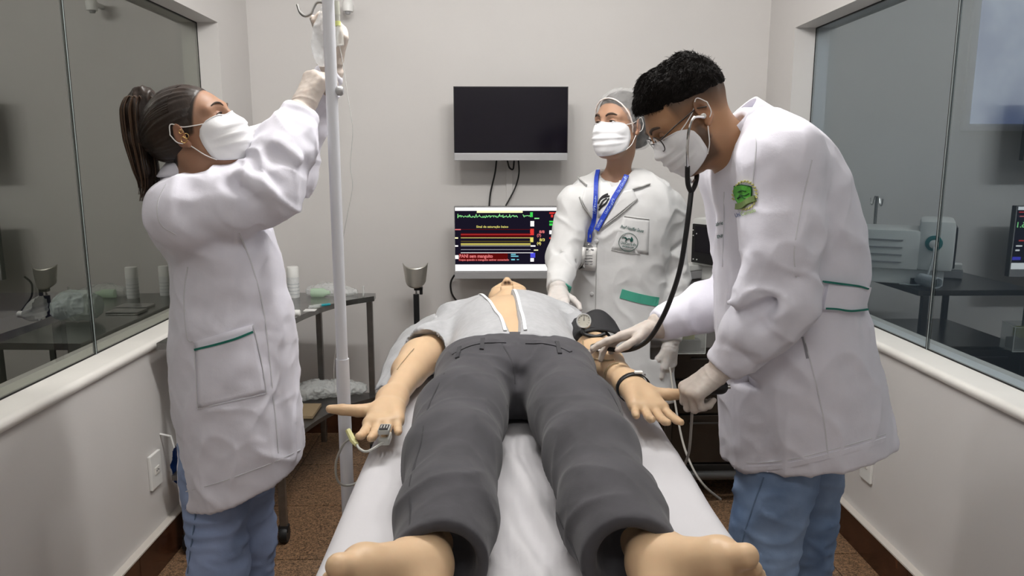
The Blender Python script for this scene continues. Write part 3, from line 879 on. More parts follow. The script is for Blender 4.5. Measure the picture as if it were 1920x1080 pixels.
# sheet: a draped grid with rounded edges hanging over the sides
M_sheet = mat('white_sheet', (.58, .57, .59), .85, spec=.15, noise=(6, .03), bump=(300, .15, .0006), bump2=(12, .25, .005))
def sheet():
    nx, ny = 110, 190; ov = .13; rr = .045
    us = np.linspace(BX0-ov, BX1+ov, nx); vs_ = np.linspace(BY0-ov, BY1+.02, ny)
    def bend(t, a, b):
        # arc length coordinate -> (position, drop)
        if t < a+rr:
            s = a+rr-t
            if s < rr*math.pi/2: th = s/rr; return a+rr-rr*math.sin(th), rr*(1-math.cos(th))
            return a-(s-rr*math.pi/2)*.04, rr+(s-rr*math.pi/2)
        if t > b-rr:
            s = t-(b-rr)
            if s < rr*math.pi/2: th = s/rr; return b-rr+rr*math.sin(th), rr*(1-math.cos(th))
            return b+(s-rr*math.pi/2)*.04, rr+(s-rr*math.pi/2)
        return t, 0.0
    P = []
    for v in vs_:
        for u in us:
            x, dz = bend(u, BX0, BX1); yy, dz2 = bend(v, BY0, BY1+.5)
            P.append((x, yy, BZ+.003-max(dz, dz2)-min(dz, dz2)*.15))
    P = np.array(P)
    Q = np.array([(j*nx+i, j*nx+i+1, (j+1)*nx+i+1, (j+1)*nx+i) for j in range(ny-1) for i in range(nx-1)])
    top = np.clip((P[:, 2]-(BZ-.05))/.05, .25, 1)
    A = np.stack([P[:, 0]*9+P[:, 1]*4, P[:, 1]*3.2-P[:, 0]*1.5, P[:, 2]*6], 1)
    d = (.0065*crease(np.stack([P[:, 0]*8-P[:, 1]*5, P[:, 1]*4+P[:, 0]*6, P[:, 2]*5], 1)+vnoise(P*6, 44)[:, None]*.5, 45)*np.clip(vnoise(P*3.7, 46)*2, 0, 1)+.0055*ridge(A, 4)*(vnoise(P*4, 9)*.5+.6)+.0035*vnoise(P*np.array([7, 5, 5]), 2)+.0035*ridge(np.stack([P[:, 0]*6-P[:, 1]*7, P[:, 1]*2+P[:, 0], P[:, 2]], 1), 8)*np.clip(vnoise(P*3.1, 12)*1.5, 0, 1))*top
    # tension folds running down between the legs
    g = np.exp(-((P[:, 0]-.05-(.2*(P[:, 1]-1.5))*0)/.06)**2)*np.clip((1.75-P[:, 1])/.3, 0, 1)
    d += g*.010*np.sin((P[:, 0]*.9+P[:, 1]*.22)*95+vnoise(P*5, 3)*2)
    P[:, 2] += d
    return build('bed_sheet', P, Q, M_sheet, None)
sh = sheet(); tag(sh, 'white creased bed sheet spread over the stretcher mattress', 'sheet')
md = sh.modifiers.new('thickness', 'SOLIDIFY'); md.thickness = .002; md.offset = -1

# ------------------------------------------------------------------ training dummy
M_vinyl = mat('dummy_vinyl', (.66, .46, .285), .42, spec=.35, sss=.12, attr='Col', noise=(30, .12), bump=(90, .08, .001))
dum = thing('training_dummy', (.045, 1.8, BZ), 'life-size vinyl patient dummy lying on its back on the white sheet', 'dummy')
Z0 = BZ+.011
hd = Frame((.045, 2.555, Z0+.108), nrm((-.06, -.03, 1)), (.05, 1, .03), 1.0)
B = Field(axis((-.42, .50, .0034)), axis((.74, 1.06, .0034), (1.06, 1.44, .007), (1.44, 1.78, .0034), (1.78, 2.40, .007), (2.40, 2.70, .0034)), axis((Z0-.01, 1.15, .0034)))
B.ell((.05, 1.85, Z0+.085), (.150, .13, .080), k=.05)
B.ell((.05, 2.03, Z0+.095), (.145, .20, .098), k=.05)
B.ell((.047, 2.25, Z0+.10), (.170, .19, .112), k=.05)
B.ell((.047, 2.37, Z0+.105), (.145, .13, .085), k=.05)
B.cap((-.115, 2.385, Z0+.085), (.215, 2.385, Z0+.085), .062, .062, .05)
AL = [(-.150, 2.375, Z0+.075), (-.228, 2.10, Z0+.062), (-.258, 1.735, Z0+.052)]
AR = [(.240, 2.375, Z0+.075), (.290, 2.09, Z0+.080), (.338, 1.79, Z0+.070)]
B.chain(AL, [.054, .048, .029], .03); B.cap((-.222, 2.12, Z0+.062), (-.245, 1.98, Z0+.058), .046, .044, .03)
B.chain(AR, [.054, .048, .029], .03); B.cap((.285, 2.10, Z0+.080), (.305, 1.99, Z0+.076), .046, .043, .03)
t1, fr1 = hand_sdf(B, (-.256, 1.700, Z0+.052), (-.005, -1, -.06), (0, -.10, 1), 1, [(-8, 14, 14), (-6, 12, 12), (-6, 12, 12), (-8, 12, 12)], (7, 2, -3, -9),
         ((.35, .92, .10), (.10, .98, .12), (.02, 1, .08)), 1.08, 1.14, fore=(-.259, 1.76, Z0+.052), flen=.84, fr=.90, k=.004)
t2, fr2 = hand_sdf(B, (.343, 1.752, Z0+.072), (.13, -1, -.12), (.05, -.12, 1), -1, [(-6, 8, 8), (-4, 12, 12), (-3, 14, 12), (-4, 12, 12)], (12, 1, -6, -14),
         ((.40, .90, .12), (.16, .97, .10), (.05, 1, .05)), 1.12, 1.10, fore=(.337, 1.81, Z0+.072), flen=.80, fr=.88, k=.004)
for s, kx, ax_, toe in ((-1, -.085, -.112, (-.200, .862, Z0+.128)), (1, .19, .235, (.318, .868, Z0+.132))):
    hx = .05+s*.085
    B.chain([(hx, 1.83, Z0+.095), (kx, 1.40, Z0+.085), (ax_, 1.00, Z0+.052)], [.072, .052, .040], .03)
    toe = np.array(toe); an = V(ax_, .985, Z0+.05); heel = V(ax_, .935, Z0+.034); ball = an*.28+toe*.72
    B.cap(an, heel, .040, .036, .03)
    out = V(s*.032, .012, -.034); out = out/np.linalg.norm(out)
    B.cap(an+V(0, -.01, .01), ball, .040, .027, .03); B.cap(heel, ball+out*.035, .034, .022, .03)
    B.cap(ball, ball+out*.055, .026, .020, .02)
    td = nrm(toe-an)
    B.cap(ball+td*.005, toe, .020, .0165, .008)
    for i in range(4):
        b0 = ball+out*(.026+.0155*i)+td*.004; B.cap(b0, b0+td*(.036-.004*i)+V(0, -.004, 0), .0118-.0006*i, .0105-.0006*i, .006)
head_sdf(B, hd, neck_to=(.047, 2.40, Z0+.095), neck_r=.05, nose=1.25)
for s_ in (1, -1): B.ell(hd(.111, .0068*s_, -.043), (.0065, .0048, .0065), hd.B, .002, 'sub')
B.half((0, 0, Z0), (0, 0, -1), .004)
v, q = B.mesh(1)
cols = np.tile(np.array((.66, .46, .285)), (len(v), 1))
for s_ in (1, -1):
    dd = np.linalg.norm(v-hd(.111, .0068*s_, -.0405), axis=1); wgt = np.clip(1.6-dd/.006, 0, 1)[:, None]; cols = cols*(1-wgt)+np.array((.05, .02, .01))*wgt  # shade inside the nostrils painted into the skin colour
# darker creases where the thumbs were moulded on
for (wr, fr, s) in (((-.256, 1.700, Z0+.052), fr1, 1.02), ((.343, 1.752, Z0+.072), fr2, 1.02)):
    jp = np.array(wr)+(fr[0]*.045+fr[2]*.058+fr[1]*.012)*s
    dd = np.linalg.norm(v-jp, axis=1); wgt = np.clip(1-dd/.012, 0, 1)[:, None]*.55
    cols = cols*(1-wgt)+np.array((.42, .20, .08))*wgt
build('body', v, q, M_vinyl, dum, col=cols, label='tan vinyl skin'); bdum = bvh_of(v, q)
del B

# grey trousers
M_trouser = mat('charcoal_twill', (.066, .064, .072), .85, spec=.25, sheen=.12, noise=(14, .2), bump=(500, .25, .0006), bump2=(16, .3, .005))
F = Field(axis((-.30, .44, .0055)), axis((.92, 2.02, .0055)), axis((Z0-.012, 1.13, .0055)))
F.ell((.05, 1.84, Z0+.085), (.200, .15, .108), k=.05)
F.cap((-.07, 1.90, Z0+.082), (.17, 1.90, Z0+.082), .085, .085, .05)
zf = (0, 0, 1)
LEGP = {-1: [(-.050, 1.78, Z0+.082), (-.078, 1.55, Z0+.080), (-.085, 1.33, Z0+.078), (-.080, 1.12, Z0+.064), (-.083, .975, Z0+.055)],
        1: [(.150, 1.78, Z0+.082), (.172, 1.55, Z0+.080), (.180, 1.33, Z0+.078), (.186, 1.12, Z0+.066), (.195, .975, Z0+.058)]}
LEGR = [.096, .092, .084, .076, .072]
for s in (-1, 1):
    F.chain(LEGP[s], LEGR, .04, flat=(V(0, 0, 1), .98))
    ox = LEGP[s]
    # loose cloth on the outer side, lying on the sheet
    F.chain([(ox[0][0]+s*.05, 1.74, Z0+.05), (ox[1][0]+s*.045, 1.53, Z0+.032), (ox[2][0]+s*.028, 1.33, Z0+.03), (ox[3][0]+s*.012, 1.12, Z0+.03), (ox[4][0]+s*.005, .975, Z0+.03)], [.06, .045, .042, .042, .04], .04)
    F.cap((ox[1][0]+s*.085, 1.52, Z0+.012), (ox[1][0]+s*.06, 1.60, Z0+.03), .014, .02, .03)
F.half((.05, 1.915, Z0+.09), (0, 1, .30), .006)                         # waistband edge
for s in (-1, 1):
    p = LEGP[s][4]; F.half((p[0], .975, p[2]), (-s*.10, -1, 0.10), .004, box=((-.3 if s < 0 else .06, .9, .8), (.06 if s < 0 else .45, 1.10, 1.15)))
    # hollow cuff
    F.cap((p[0], .90, p[2]-.002), (p[0], 1.0, p[2]), .066, .052, .01, 'sub')
F.cap((.050, 1.70, Z0+.13), (.052, 1.10, Z0+.09), .010, .012, .03, 'sub')
# open fly
F.cap((.062, 1.95, Z0+.20), (.053, 1.865, Z0+.215), .022, .004, .004, 'sub')
F.half((0, 0, Z0+.001), (0, 0, -1), .004)
v, q = F.mesh(1)
def trf(P):
    s = np.sign(P[:, 0]-.05); a = (P[:, 1]-1.0)
    A = np.stack([P[:, 0]*5, P[:, 1]*11+s*P[:, 0]*8, P[:, 2]*4], 1)
    knee = np.exp(-((P[:, 1]-1.08)/.09)**2)+.7*np.exp(-((P[:, 1]-1.72)/.12)**2)+.25
    d = .0014*ridge(A*1.5+vnoise(P*6, 4)[:, None]*.5, 21)*knee+.0035*ridge(np.stack([P[:,0]*16+P[:,1]*7, P[:,1]*9-P[:,0]*14, P[:,2]*8], 1)+vnoise(P*7, 14)[:, None]*.6, 23)*(.35+.65*np.clip(vnoise(P*4.3, 15)*2, 0, 1))+.0025*vnoise(P*np.array([9, 4, 9]), 6)+.0045*crease(np.stack([P[:,0]*7*s+P[:,1]*10, P[:,1]*3-s*P[:,0]*9, P[:,2]*4], 1)+vnoise(P*5, 34)[:, None]*.4, 35)*np.clip(knee, .3, 1)
    return d*np.clip((P[:, 2]-Z0)/.03, .0, 1)*np.clip((1.9-P[:, 1])/.05, .2, 1)
v = displace(v, q, trf)
tro = build('trousers', v, q, M_trouser, dum, label='charcoal grey trousers')
bv = bvh_of(v, q)
M_tseam = mat('trouser_seam', (.046, .045, .050), .9)
ribbon('side_seam', bv, [(838, 690), (800, 770), (790, 830), (768, 905), (770, 960), (765, 1020)], .003, M_tseam, tro, .0002, .0006)
ribbon('side_seam', bv, [(1092, 665), (1150, 745), (1172, 800), (1188, 850)], .003, M_tseam, tro, .0002, .0006)
ribbon('fly_seam', bv, [(938, 640), (955, 668), (963, 690), (966, 720)], .0035, M_tseam, tro, .0002, .0007)
ribbon('inner_seam', bv, [(990, 760), (1012, 860), (1040, 950), (1075, 1030), (1095, 1075)], .003, M_tseam, tro, .0002, .0006)
ribbon('inner_seam', bv, [(951, 760), (948, 850), (944, 940), (938, 1010)], .003, M_tseam, tro, .0002, .0006)
ribbon('waistband', bv, [(848, 664), (880, 648), (915, 641), (948, 641)], .016, M_trouser, tro, .0005, .002)
ribbon('waistband', bv, [(985, 642), (1020, 643), (1050, 650), (1070, 660)], .016, M_trouser, tro, .0005, .002)
for (a, b) in (((862, 652), (858, 672)), ((1044, 642), (1050, 664)), ((905, 636), (903, 656))):
    ribbon('belt_loop', bv, [a, ((a[0]+b[0])/2, (a[1]+b[1])/2), b], .010, M_tseam, tro, .002, .002)

# open grey shirt
M_shirt = mat('pale_grey_jersey', (.43, .435, .45), .9, spec=.1, sheen=.2, noise=(60, .10), bump=(380, .35, .0008), bump2=(20, .3, .004))
F = Field(axis((-.40, .46, .0055)), axis((1.80, 2.62, .0055)), axis((Z0-.012, 1.13, .0055)))
F.ell((.05, 1.93, Z0+.088), (.185, .20, .118), k=.05)
F.ell((.047, 2.10, Z0+.095), (.178, .26, .112), k=.05)
F.ell((.047, 2.27, Z0+.10), (.190, .21, .124), k=.05)
F.cap((-.115, 2.39, Z0+.092), (.215, 2.39, Z0+.092), .078, .078, .05)
F.ell((.047, 2.39, Z0+.108), (.165, .13, .096), k=.05)
F.cap((-.14, 2.39, Z0+.082), (-.205, 2.18, Z0+.070), .070, .072, .04)      # sleeves
F.cap((.235, 2.39, Z0+.082), (.277, 2.20, Z0+.082), .070, .068, .04)
F.cap((-.175, 2.33, Z0+.03), (-.265, 2.02, Z0+.018), .055, .028, .03)     # cut sleeve hanging beside the arm
F.cap((-.262, 2.03, Z0+.02), (-.285, 1.90, Z0+.012), .026, .014, .02)
# arm opening
F.cap((-.215, 2.150, Z0+.074), (-.24, 2.00, Z0+.085), .060, .066, .006, 'sub'); F.cap((-.232, 2.08, Z0+.10), (-.262, 1.80, Z0+.075), .064, .055, .008, 'sub')
F.cap((.286, 2.16, Z0+.08), (.315, 1.95, Z0+.10), .062, .070, .006, 'sub')
F.half((.05, 1.875, Z0+.09), (0, -1, -.30), .004)
F.half((.05, 2.475, Z0+.10), (0, 1, .10), .01)
F.half((0, 0, Z0+.001), (0, 0, -1), .004)
# neck opening and open front
F.cap((.040, 2.50, Z0+.12), (.040, 2.50, Z0+.25), .075, .09, .01, 'sub')
SL = [(-.005, 2.46, .052), (.010, 2.30, .044), (.030, 2.12, .032), (.040, 2.0, .025), (.048, 1.86, .020)]
for (a, b) in zip(SL[:-1], SL[1:]):
    F.cap((a[0], a[1], Z0+.24), (b[0], b[1], Z0+.24), a[2]+.0, b[2], .002, 'sub', flat=(V(0, 0, 1), 3.2))
v, q = F.mesh(1)
def shf(P):
    A = np.stack([P[:, 0]*8+P[:, 1]*5, P[:, 1]*7-P[:, 0]*6, P[:, 2]*5], 1)
    sl = np.clip((np.abs(P[:, 0]-.045)-.15)/.05, 0, 1)
    d = (.003+.007*sl)*ridge(A, 31)+.003*vnoise(P*12, 8)
    return d*np.clip((np.abs(P[:, 0]-.03)-.03)/.03, 0, 1)*np.clip((P[:, 2]-Z0)/.03, 0, 1)
v = displace(v, q, shf)
shirt = build('shirt', v, q, M_shirt, dum, label='pale grey shirt cut open down the front')
bs = bvh_of(v, q)
M_zip = mat('white_zip_tape', (.82, .82, .82), .8)
def edge_tape(nm, pts, wdt, m):
    H = []
    for (x, yy) in spline([(*p, 0) for p in pts], 8) and [(p[0], p[1]) for p in spline([(*p, 0) for p in pts], 8)]:
        h = bs.ray_cast(Vector((x, yy, 1.3)), Vector((0, 0, -1)))
        if h[0] is not None: H.append(np.array(h[0])+V(0, 0, .001))
    if len(H) > 3:
        H = np.array(H)
        for _ in range(3): H[1:-1] = (H[:-2]+2*H[1:-1]+H[2:])/4
        T_ = np.gradient(H, axis=0); S_ = np.cross(T_, V(0, 0, 1)); S_ /= np.linalg.norm(S_, axis=1)[:, None]; k_ = len(H)
        vs = np.concatenate([H+S_*wdt, H-S_*wdt, H-S_*wdt+V(0, 0, .003), H+S_*wdt+V(0, 0, .003)])
        f = [(q_*k_+i, ((q_+1) % 4)*k_+i, ((q_+1) % 4)*k_+i+1, q_*k_+i+1) for i in range(k_-1) for q_ in range(4)]
        build(nm, vs, f, m, shirt, smooth=False)
edge_tape('zip_tape', [(a[0]-a[2]-.006, a[1]) for a in SL], .0042, M_zip)
edge_tape('zip_tape', [(a[0]+a[2]+.006, a[1]) for a in SL], .0042, M_zip)

# the cut-open sleeve spread beside the arm
OUT = [atz(815, 592, Z0+.10), atz(772, 612, Z0+.06), atz(742, 642, Z0+.03), atz(726, 672, Z0+.012), atz(716, 700, Z0+.006), atz(704, 735, Z0+.004)]
INN = [atz(826, 618, Z0+.12), atz(800, 634, Z0+.10), atz(772, 660, Z0+.08), atz(752, 690, Z0+.06), atz(744, 712, Z0+.04), atz(735, 735, Z0+.012)]
OUT = spline(OUT, 6); INN = spline(INN, 6); nv_ = len(OUT); nu_ = 10; vs = []; fs = []
for j in range(nv_):
    for i in range(nu_+1):
        u = i/nu_; p = OUT[j]*(1-u)+INN[j]*u; vs.append(p+V(0, 0, .016*math.sin(u*math.pi)+.003*math.sin(u*14+j*.7)+.003*math.sin(j*.9+u*4)))
for j in range(nv_-1):
    for i in range(nu_): p = j*(nu_+1)+i; fs.append((p, p+1, p+nu_+2, p+nu_+1))
o = build('sleeve_flap', vs, fs, M_shirt, shirt); md = o.modifiers.new('thickness', 'SOLIDIFY'); md.thickness = .003
# ================================================================== person holding up the drip bag
SK1 = (.35, .195, .125)
M_skin1 = mat('skin_light', SK1, .45, spec=.35, sss=.2, attr='Col', noise=(40, .06), bump=(180, .06, .0006))
M_lid1 = mat('skin_lid', (SK1[0]*.85, SK1[1]*.78, SK1[2]*.78), .5)
M_hair1 = mat('brown_hair', (.030, .017, .011), .42, spec=.45, noise=(30, .5), bump=(90, .5, .002), stretch=(1, 1, .25))
M_hairl = mat('brown_hair_lights', (.115, .070, .045), .4, spec=.5)
p1 = thing('person', (-.68, 1.83, 0), 'ponytailed person in long white coat raising both gloved hands to the drip bag', 'person')
F1 = nrm((.87, -.05, .47)); ear1 = at(337, 255, 1.685)
h1 = Frame((0, 0, 0), F1, (-.25, .0, 1)); h1 = Frame(ear1-(h1.F*-.012+h1.L*-.079)*.89, F1, (-.5, .0, 1), .89)
NB1 = V(-.750, 1.80, 1.43)
B = Field(axis((-1.02, -.80, .010), (-.80, -.55, .0032), (-.55, -.32, .010)), axis((1.50, 1.66, .010), (1.66, 1.86, .0032), (1.86, 2.15, .010)), axis((.02, 1.40, .014), (1.40, 1.72, .0032), (1.72, 1.9, .012)))
head_sdf(B, h1, neck_to=NB1, neck_r=.046)
B.ell((-.665, 1.83, 1.22), (.085, .13, .22), k=.05); B.ell((-.64, 1.83, .92), (.10, .12, .16), k=.05)
SR1, SL1 = V(-.705, 1.675, 1.400), V(-.80, 1.99, 1.40)
ER1, EL1 = at(508, 352, 1.72), at(545, 330, 2.02)
WR1, WL1 = at(557, 224, 1.825), at(614, 146, 2.0)
for s_, e_, w_ in ((SR1, ER1, WR1), (SL1, EL1, WL1)): B.chain([s_, e_, w_], [.05, .04, .028], .03)
B.cap(NB1-V(0, 0, .04), SR1, .05, .05, .04); B.cap(NB1-V(0, 0, .04), SL1, .05, .05, .04)
FT1 = [np.array([*at(372, 1060, 1.74)[:2], 0]), np.array([*at(452, 1060, 1.92)[:2], 0])]
for f_ in FT1: B.chain([V(-.66, 1.83, .80)*.45+V(*f_[:2], .80)*.55, (V(-.66, 1.83, .48)*.225+V(*f_[:2], .48)*.775), V(*f_[:2], .08)], [.055, .04, .03], .03)
v, q = B.mesh(1)
def scalp1(l):
    d = (l-np.array([.078, 0, .092])) @ np.array([.86, 0, -.51]); b = (l-np.array([-.05, 0, -.058])) @ np.array([-.25, 0, -.9])
    return np.clip((.0035-d)/.005, 0, 1)*np.clip((l[:, 2]-np.interp(l[:, 0], [-.085, -.03], [-.06, -.012]))/.006, 0, 1)*np.clip((.004-b)/.006, 0, 1)*np.clip(1-np.exp(-((np.abs(l[:, 1])-.085)/.010)**2-((l[:, 0]+.01)/.025)**2-(l[:, 2]/.035)**2)*1.6, 0, 1)
build('body', v, q, M_skin1, p1, col=skin_cols(h1, v, SK1, scalp=scalp1)); bb1 = bvh_of(v, q); del B
eyes(h1, p1, look=(.9, -.1, .45), lid_mat=M_lid1, open_=.42, brow_th=.0021)
face_mask(h1, p1, bb1)
# hair: swept-back cap, ponytail, loose strands
G = Field.around(h1.c-.16, h1.c+.16, .003)
G.ell(h1(-.018, 0, .040), V(.107, .0835, .095)*h1.sc, h1.B, .01)
G.ell(h1(-.095, 0, .035), V(.04, .04, .05)*h1.sc, h1.B, .03)
G.half(h1(.078, 0, .092), h1.F*.86-h1.U*.51, .003)
G.half(h1(-.05, 0, -.058), -h1.U*.9-h1.F*.25, .02)
v, q = G.mesh(1)
def hr(P):
    l = h1.local(P); a = np.arctan2(l[:, 2]-.04, l[:, 1]); return .0018*ridge(np.stack([a*9, l[:, 0]*6, l[:, 2]*0], 1), 3)*np.clip(-((P-h1(.078, 0, .092)) @ (h1.F*.86-h1.U*.51)-.004)/.03, 0, 1)
v = displace(v, q, hr)
hair1 = build('hair', v, q, M_hair1, p1)
tie = h1(-.118, 0, .052)
MB().lathe([(.020, -.008), (.026, -.004), (.026, .004), (.020, .008)], n=16, M=Matrix.Translation(Vector(tie)) @ Vector(-h1.F+h1.U*.5).to_track_quat('Z', 'Y').to_matrix().to_4x4()).build('hair_tie', M_black, hair1, True)
pc = [tie, at(268, 184, 1.77), at(257, 205, 1.77), at(262, 262, 1.77), at(274, 318, 1.77), at(279, 352, 1.77), at(272, 383, 1.77)]
G = Field.around(box_of(pc, .07)[0], box_of(pc, .07)[1], .004)
G.chain(pc[:-1], [.020, .022, .025, .026, .019, .010], .02)
v, q = G.mesh(1)
v = displace(v, q, lambda P: .004*ridge(P*np.array([75, 75, 5]), 9))
build('ponytail', v, q, M_hair1, hair1)
def strands(n, root, m, spreadr):
    mb = MB(); r2 = random.Random(5)
    for i in range(n):
        a = r2.uniform(0, 6.28); rr = spreadr*math.sqrt(r2.random()); off = V(math.cos(a)*rr, math.sin(a)*rr, 0); tw = r2.uniform(-.5, .5)
        P = []
        L = r2.uniform(.72, 1.0); pp = spline(pc, 5); k = max(6, int(len(pp)*L)); w_ = [0.25, .8, 1, 1.05, .95, .7, .5]
        for j in range(k):
            t = j/(len(pp)-1); s_ = np.interp(t, np.linspace(0, 1, 7), w_); P.append(pp[j]+off*s_+V(math.sin(t*6+a)*.003, 0, 0)+V(.01*tw*t*t, 0, 0))
        mb.tube(P, [.0012*(1-.75*(j/k)**2) for j in range(k)], 4, False)
    return mb.build('hair_strands', m, root, True)
strands(240, hair1, M_hair1, .034); strands(34, hair1, M_hairl, .036)
mb = MB(); r2 = random.Random(2)
for i in range(120):                                   # combed strands from hairline to tie
    th = r2.uniform(-1.45, 1.45); f0 = .070-.10*abs(math.sin(th))*.75; a0 = h1(f0, .083*math.sin(th), .048+.088*math.cos(th))
    l0 = h1.local(a0[None])[0]; P = []
    for j in range(9):
        t = j/8; l = l0*(1-t)+np.array([-.118, 0, .05])*t
        d = (l-np.array([-.018, 0, .040]))/np.array([.1065, .083, .0945]); nn = np.linalg.norm(d); e = np.array([-.018, 0, .040])+(l-np.array([-.018, 0, .040]))/max(nn, .3)
        P.append(h1(*(e if nn > .3 else l)))
    mb.tube(P, .0011, 4, False)
mb.build('combed_strands', M_hair1, hair1, True)
# earrings
M_gold = mat('gold', (.85, .60, .25), .2, 1.0)
for (x, y_, r_) in ((345, 262, .0042), (339, 247, .0025), (349, 255, .0035)):
    c = at(x, y_, 1.672)
    MB().tube([c+(h1.F*math.cos(a)+h1.U*math.sin(a))*r_*1.6 for a in np.linspace(0, 6.28, 14)], .0010, 6).build('earring', M_gold, p1, True)

# coat
phi1 = R(20); c1, s1 = math.cos(phi1), math.sin(phi1)
F = Field(axis((-1.0, -.36, .0055)), axis((1.52, 2.12, .0055)), axis((.54, 1.80, .0055)))
secs = []
for (yy, xl, xr, ry) in ((322, 318, 398, .085), (338, 300, 418, .135), (372, 286, 452, .175), (430, 298, 505, .170), (490, 326, 527, .155), (560, 330, 540, .150), (640, 326, 550, .165), (740, 333, 562, .178), (840, 345, 570, .178), (940, 353, 574, .174), (985, 356, 575, .172)):
    a, b = at(xl, yy, 1.83), at(xr, yy, 1.83); hw = (b[0]-a[0])/2
    secs.append((a[2], (a[0]+b[0])/2, 1.83, math.sqrt(max(hw**2-(ry*s1)**2, .003))/c1, ry))
F.loft(secs, .03, rot=phi1)
F.cap(NB1-V(-.01, 0, .06), SR1-V(0, 0, .005), .070, .068, .05); F.cap(NB1-V(-.01, 0, .06), SL1, .070, .068, .05)
mid = (ER1+WR1)/2
F.chain([SR1+V(0, 0, -.015), SR1*.45+ER1*.55+V(0, 0, -.012), ER1, mid+V(-.004, 0, 0), WR1*.80+ER1*.20], [.071, .069, .065, .060, .050], .035)
F.chain([SL1, EL1, WL1*.9+EL1*.1], [.075, .060, .036], .035)
# gathered folds at the elbow and cuff
def cr(a, b, r_, op='sub', k=.03): F.cap(a+V(0, .010 if op == 'add' else .002, 0), b+V(0, .010 if op == 'add' else .002, 0), r_, r_*.6, k, op)
for (x0, y0, x1, y1, Y, r_, op) in ((432, 345, 470, 372, 1.635, .009, 'sub'), (452, 325, 505, 352, 1.64, .010, 'add'), (478, 302, 520, 345, 1.65, .008, 'sub'), (520, 270, 555, 300, 1.69, .010, 'add'), (500, 285, 560, 318, 1.67, .008, 'sub'), (330, 360, 420, 395, 1.585, .007, 'sub'), (340, 395, 430, 408, 1.59, .007, 'sub')):
    cr(at(x0, y0, Y), at(x1, y1, Y), r_, op)
# cuff band
cuf = nrm(WR1-ER1); F.cap(WR1-cuf*.024, WR1+cuf*.012, .039, .037, .006)
cul = nrm(WL1-EL1); F.cap(WL1-cul*.030, WL1+cul*.012, .036, .035, .006)
F.half(WR1+cuf*.020, cuf, .006, box=(WR1-.07, WR1+.07)); F.half(WL1+cul*.020, cul, .006, box=(WL1-.07, WL1+.07))
F.cap(h1(-.018, 0, -.10), h1(-.018, 0, -.02)+V(0, 0, .03), .054, .075, .01, 'sub')      # neck opening
F.half(V(-.81, 1.80, .638), (.36, .08, -1), .003)
hs = [(z, x, y_, rx-.014, ry-.014) for (z, x, y_, rx, ry) in secs if z < .78]
F.loft(hs, .004, 'sub', rot=phi1)
v, q = F.mesh(1)
def coat1(P):
    lo = np.clip((1.15-P[:, 2])/.45, 0, 1); an = np.arctan2(P[:, 1]-1.83, P[:, 0]+.68)
    dr = .0075*ridge(np.stack([an*2.6+P[:, 2]*.7, P[:, 2]*1.6, P[:, 2]*0], 1), 5)*lo
    arm = np.clip((P[:, 0]+.78)/.16, 0, 1)*np.clip((P[:, 2]-1.27)/.1, 0, 1)
    up = np.clip((P[:, 2]-1.1)/.2, 0, 1)
    A = np.stack([P[:, 0]*20+P[:, 2]*14, P[:, 1]*9, P[:, 2]*12-P[:, 0]*10], 1)
    cr_ = .0050*ridge(A+vnoise(P*9, 2)[:, None]*.5, 7)*(arm*.75+.15)
    diag = .0045*ridge(np.stack([P[:, 0]*7-P[:, 2]*9, P[:, 1]*5, P[:, 2]*5+P[:, 0]*3], 1), 9)*np.clip(1-np.abs(P[:, 2]-1.02)/.35, 0, 1)
    fl_ = .0022*ridge(P*np.array([15, 15, 11])+vnoise(P*11, 16)[:, None]*.7, 17)*np.clip(vnoise(P*4.1, 18)*1.6+.25, 0, 1)+.0075*crease(np.stack([P[:, 0]*9+P[:, 2]*11, P[:, 1]*8, P[:, 2]*7-P[:, 0]*8], 1)+vnoise(P*7, 12)[:, None]*.5, 41)*(.35+.65*arm)+.0055*crease(np.stack([P[:, 0]*12-P[:, 2]*4, P[:, 1]*12, P[:, 2]*5+P[:, 0]*3], 1)+vnoise(P*6, 19)[:, None]*.4, 43)
    return dr+cr_+diag+fl_+.002*vnoise(P*30, 3)
v = displace(v, q, coat1)
coat = build('coat', v, q, M_coat, p1, label='long white lab coat with green pocket piping')
bv = bvh_of(v, q)
pk = patch('hip_pocket', bv, [(366, 640), (474, 608), (499, 737), (372, 766)], 14, 14, M_coat, coat, .0012, .0014)
ribbon('pocket_piping', bv, [(367, 655), (400, 647), (440, 635), (473, 622)], .005, M_green, coat, .003, .002)
for pts in ([(366, 641), (368, 700), (372, 766)], [(372, 766), (440, 751), (499, 737)], [(474, 609), (490, 680), (499, 737)]):
    ribbon('pocket_stitching', bv, pts, .0022, M_seam, coat, .0028, .0008)
ribbon('side_seam', bv, [(448, 436), (470, 490), (492, 570), (504, 660), (512, 740), (518, 800), (522, 850)], .0028, M_seam, coat, .0004, .0010)
ribbon('back_seam', bv, [(352, 500), (345, 560), (352, 640), (362, 640)], .0028, M_seam, coat, .0004, .0010)
ribbon('hem', bv, [(347, 922), (400, 908), (450, 891), (510, 868), (550, 850), (570, 840)], .0024, M_seam, coat, .0004, .0010)
ribbon('armhole_seam', bv, [(312, 345), (296, 380), (300, 420), (330, 440)], .0026, M_seam, coat, .0004, .001)
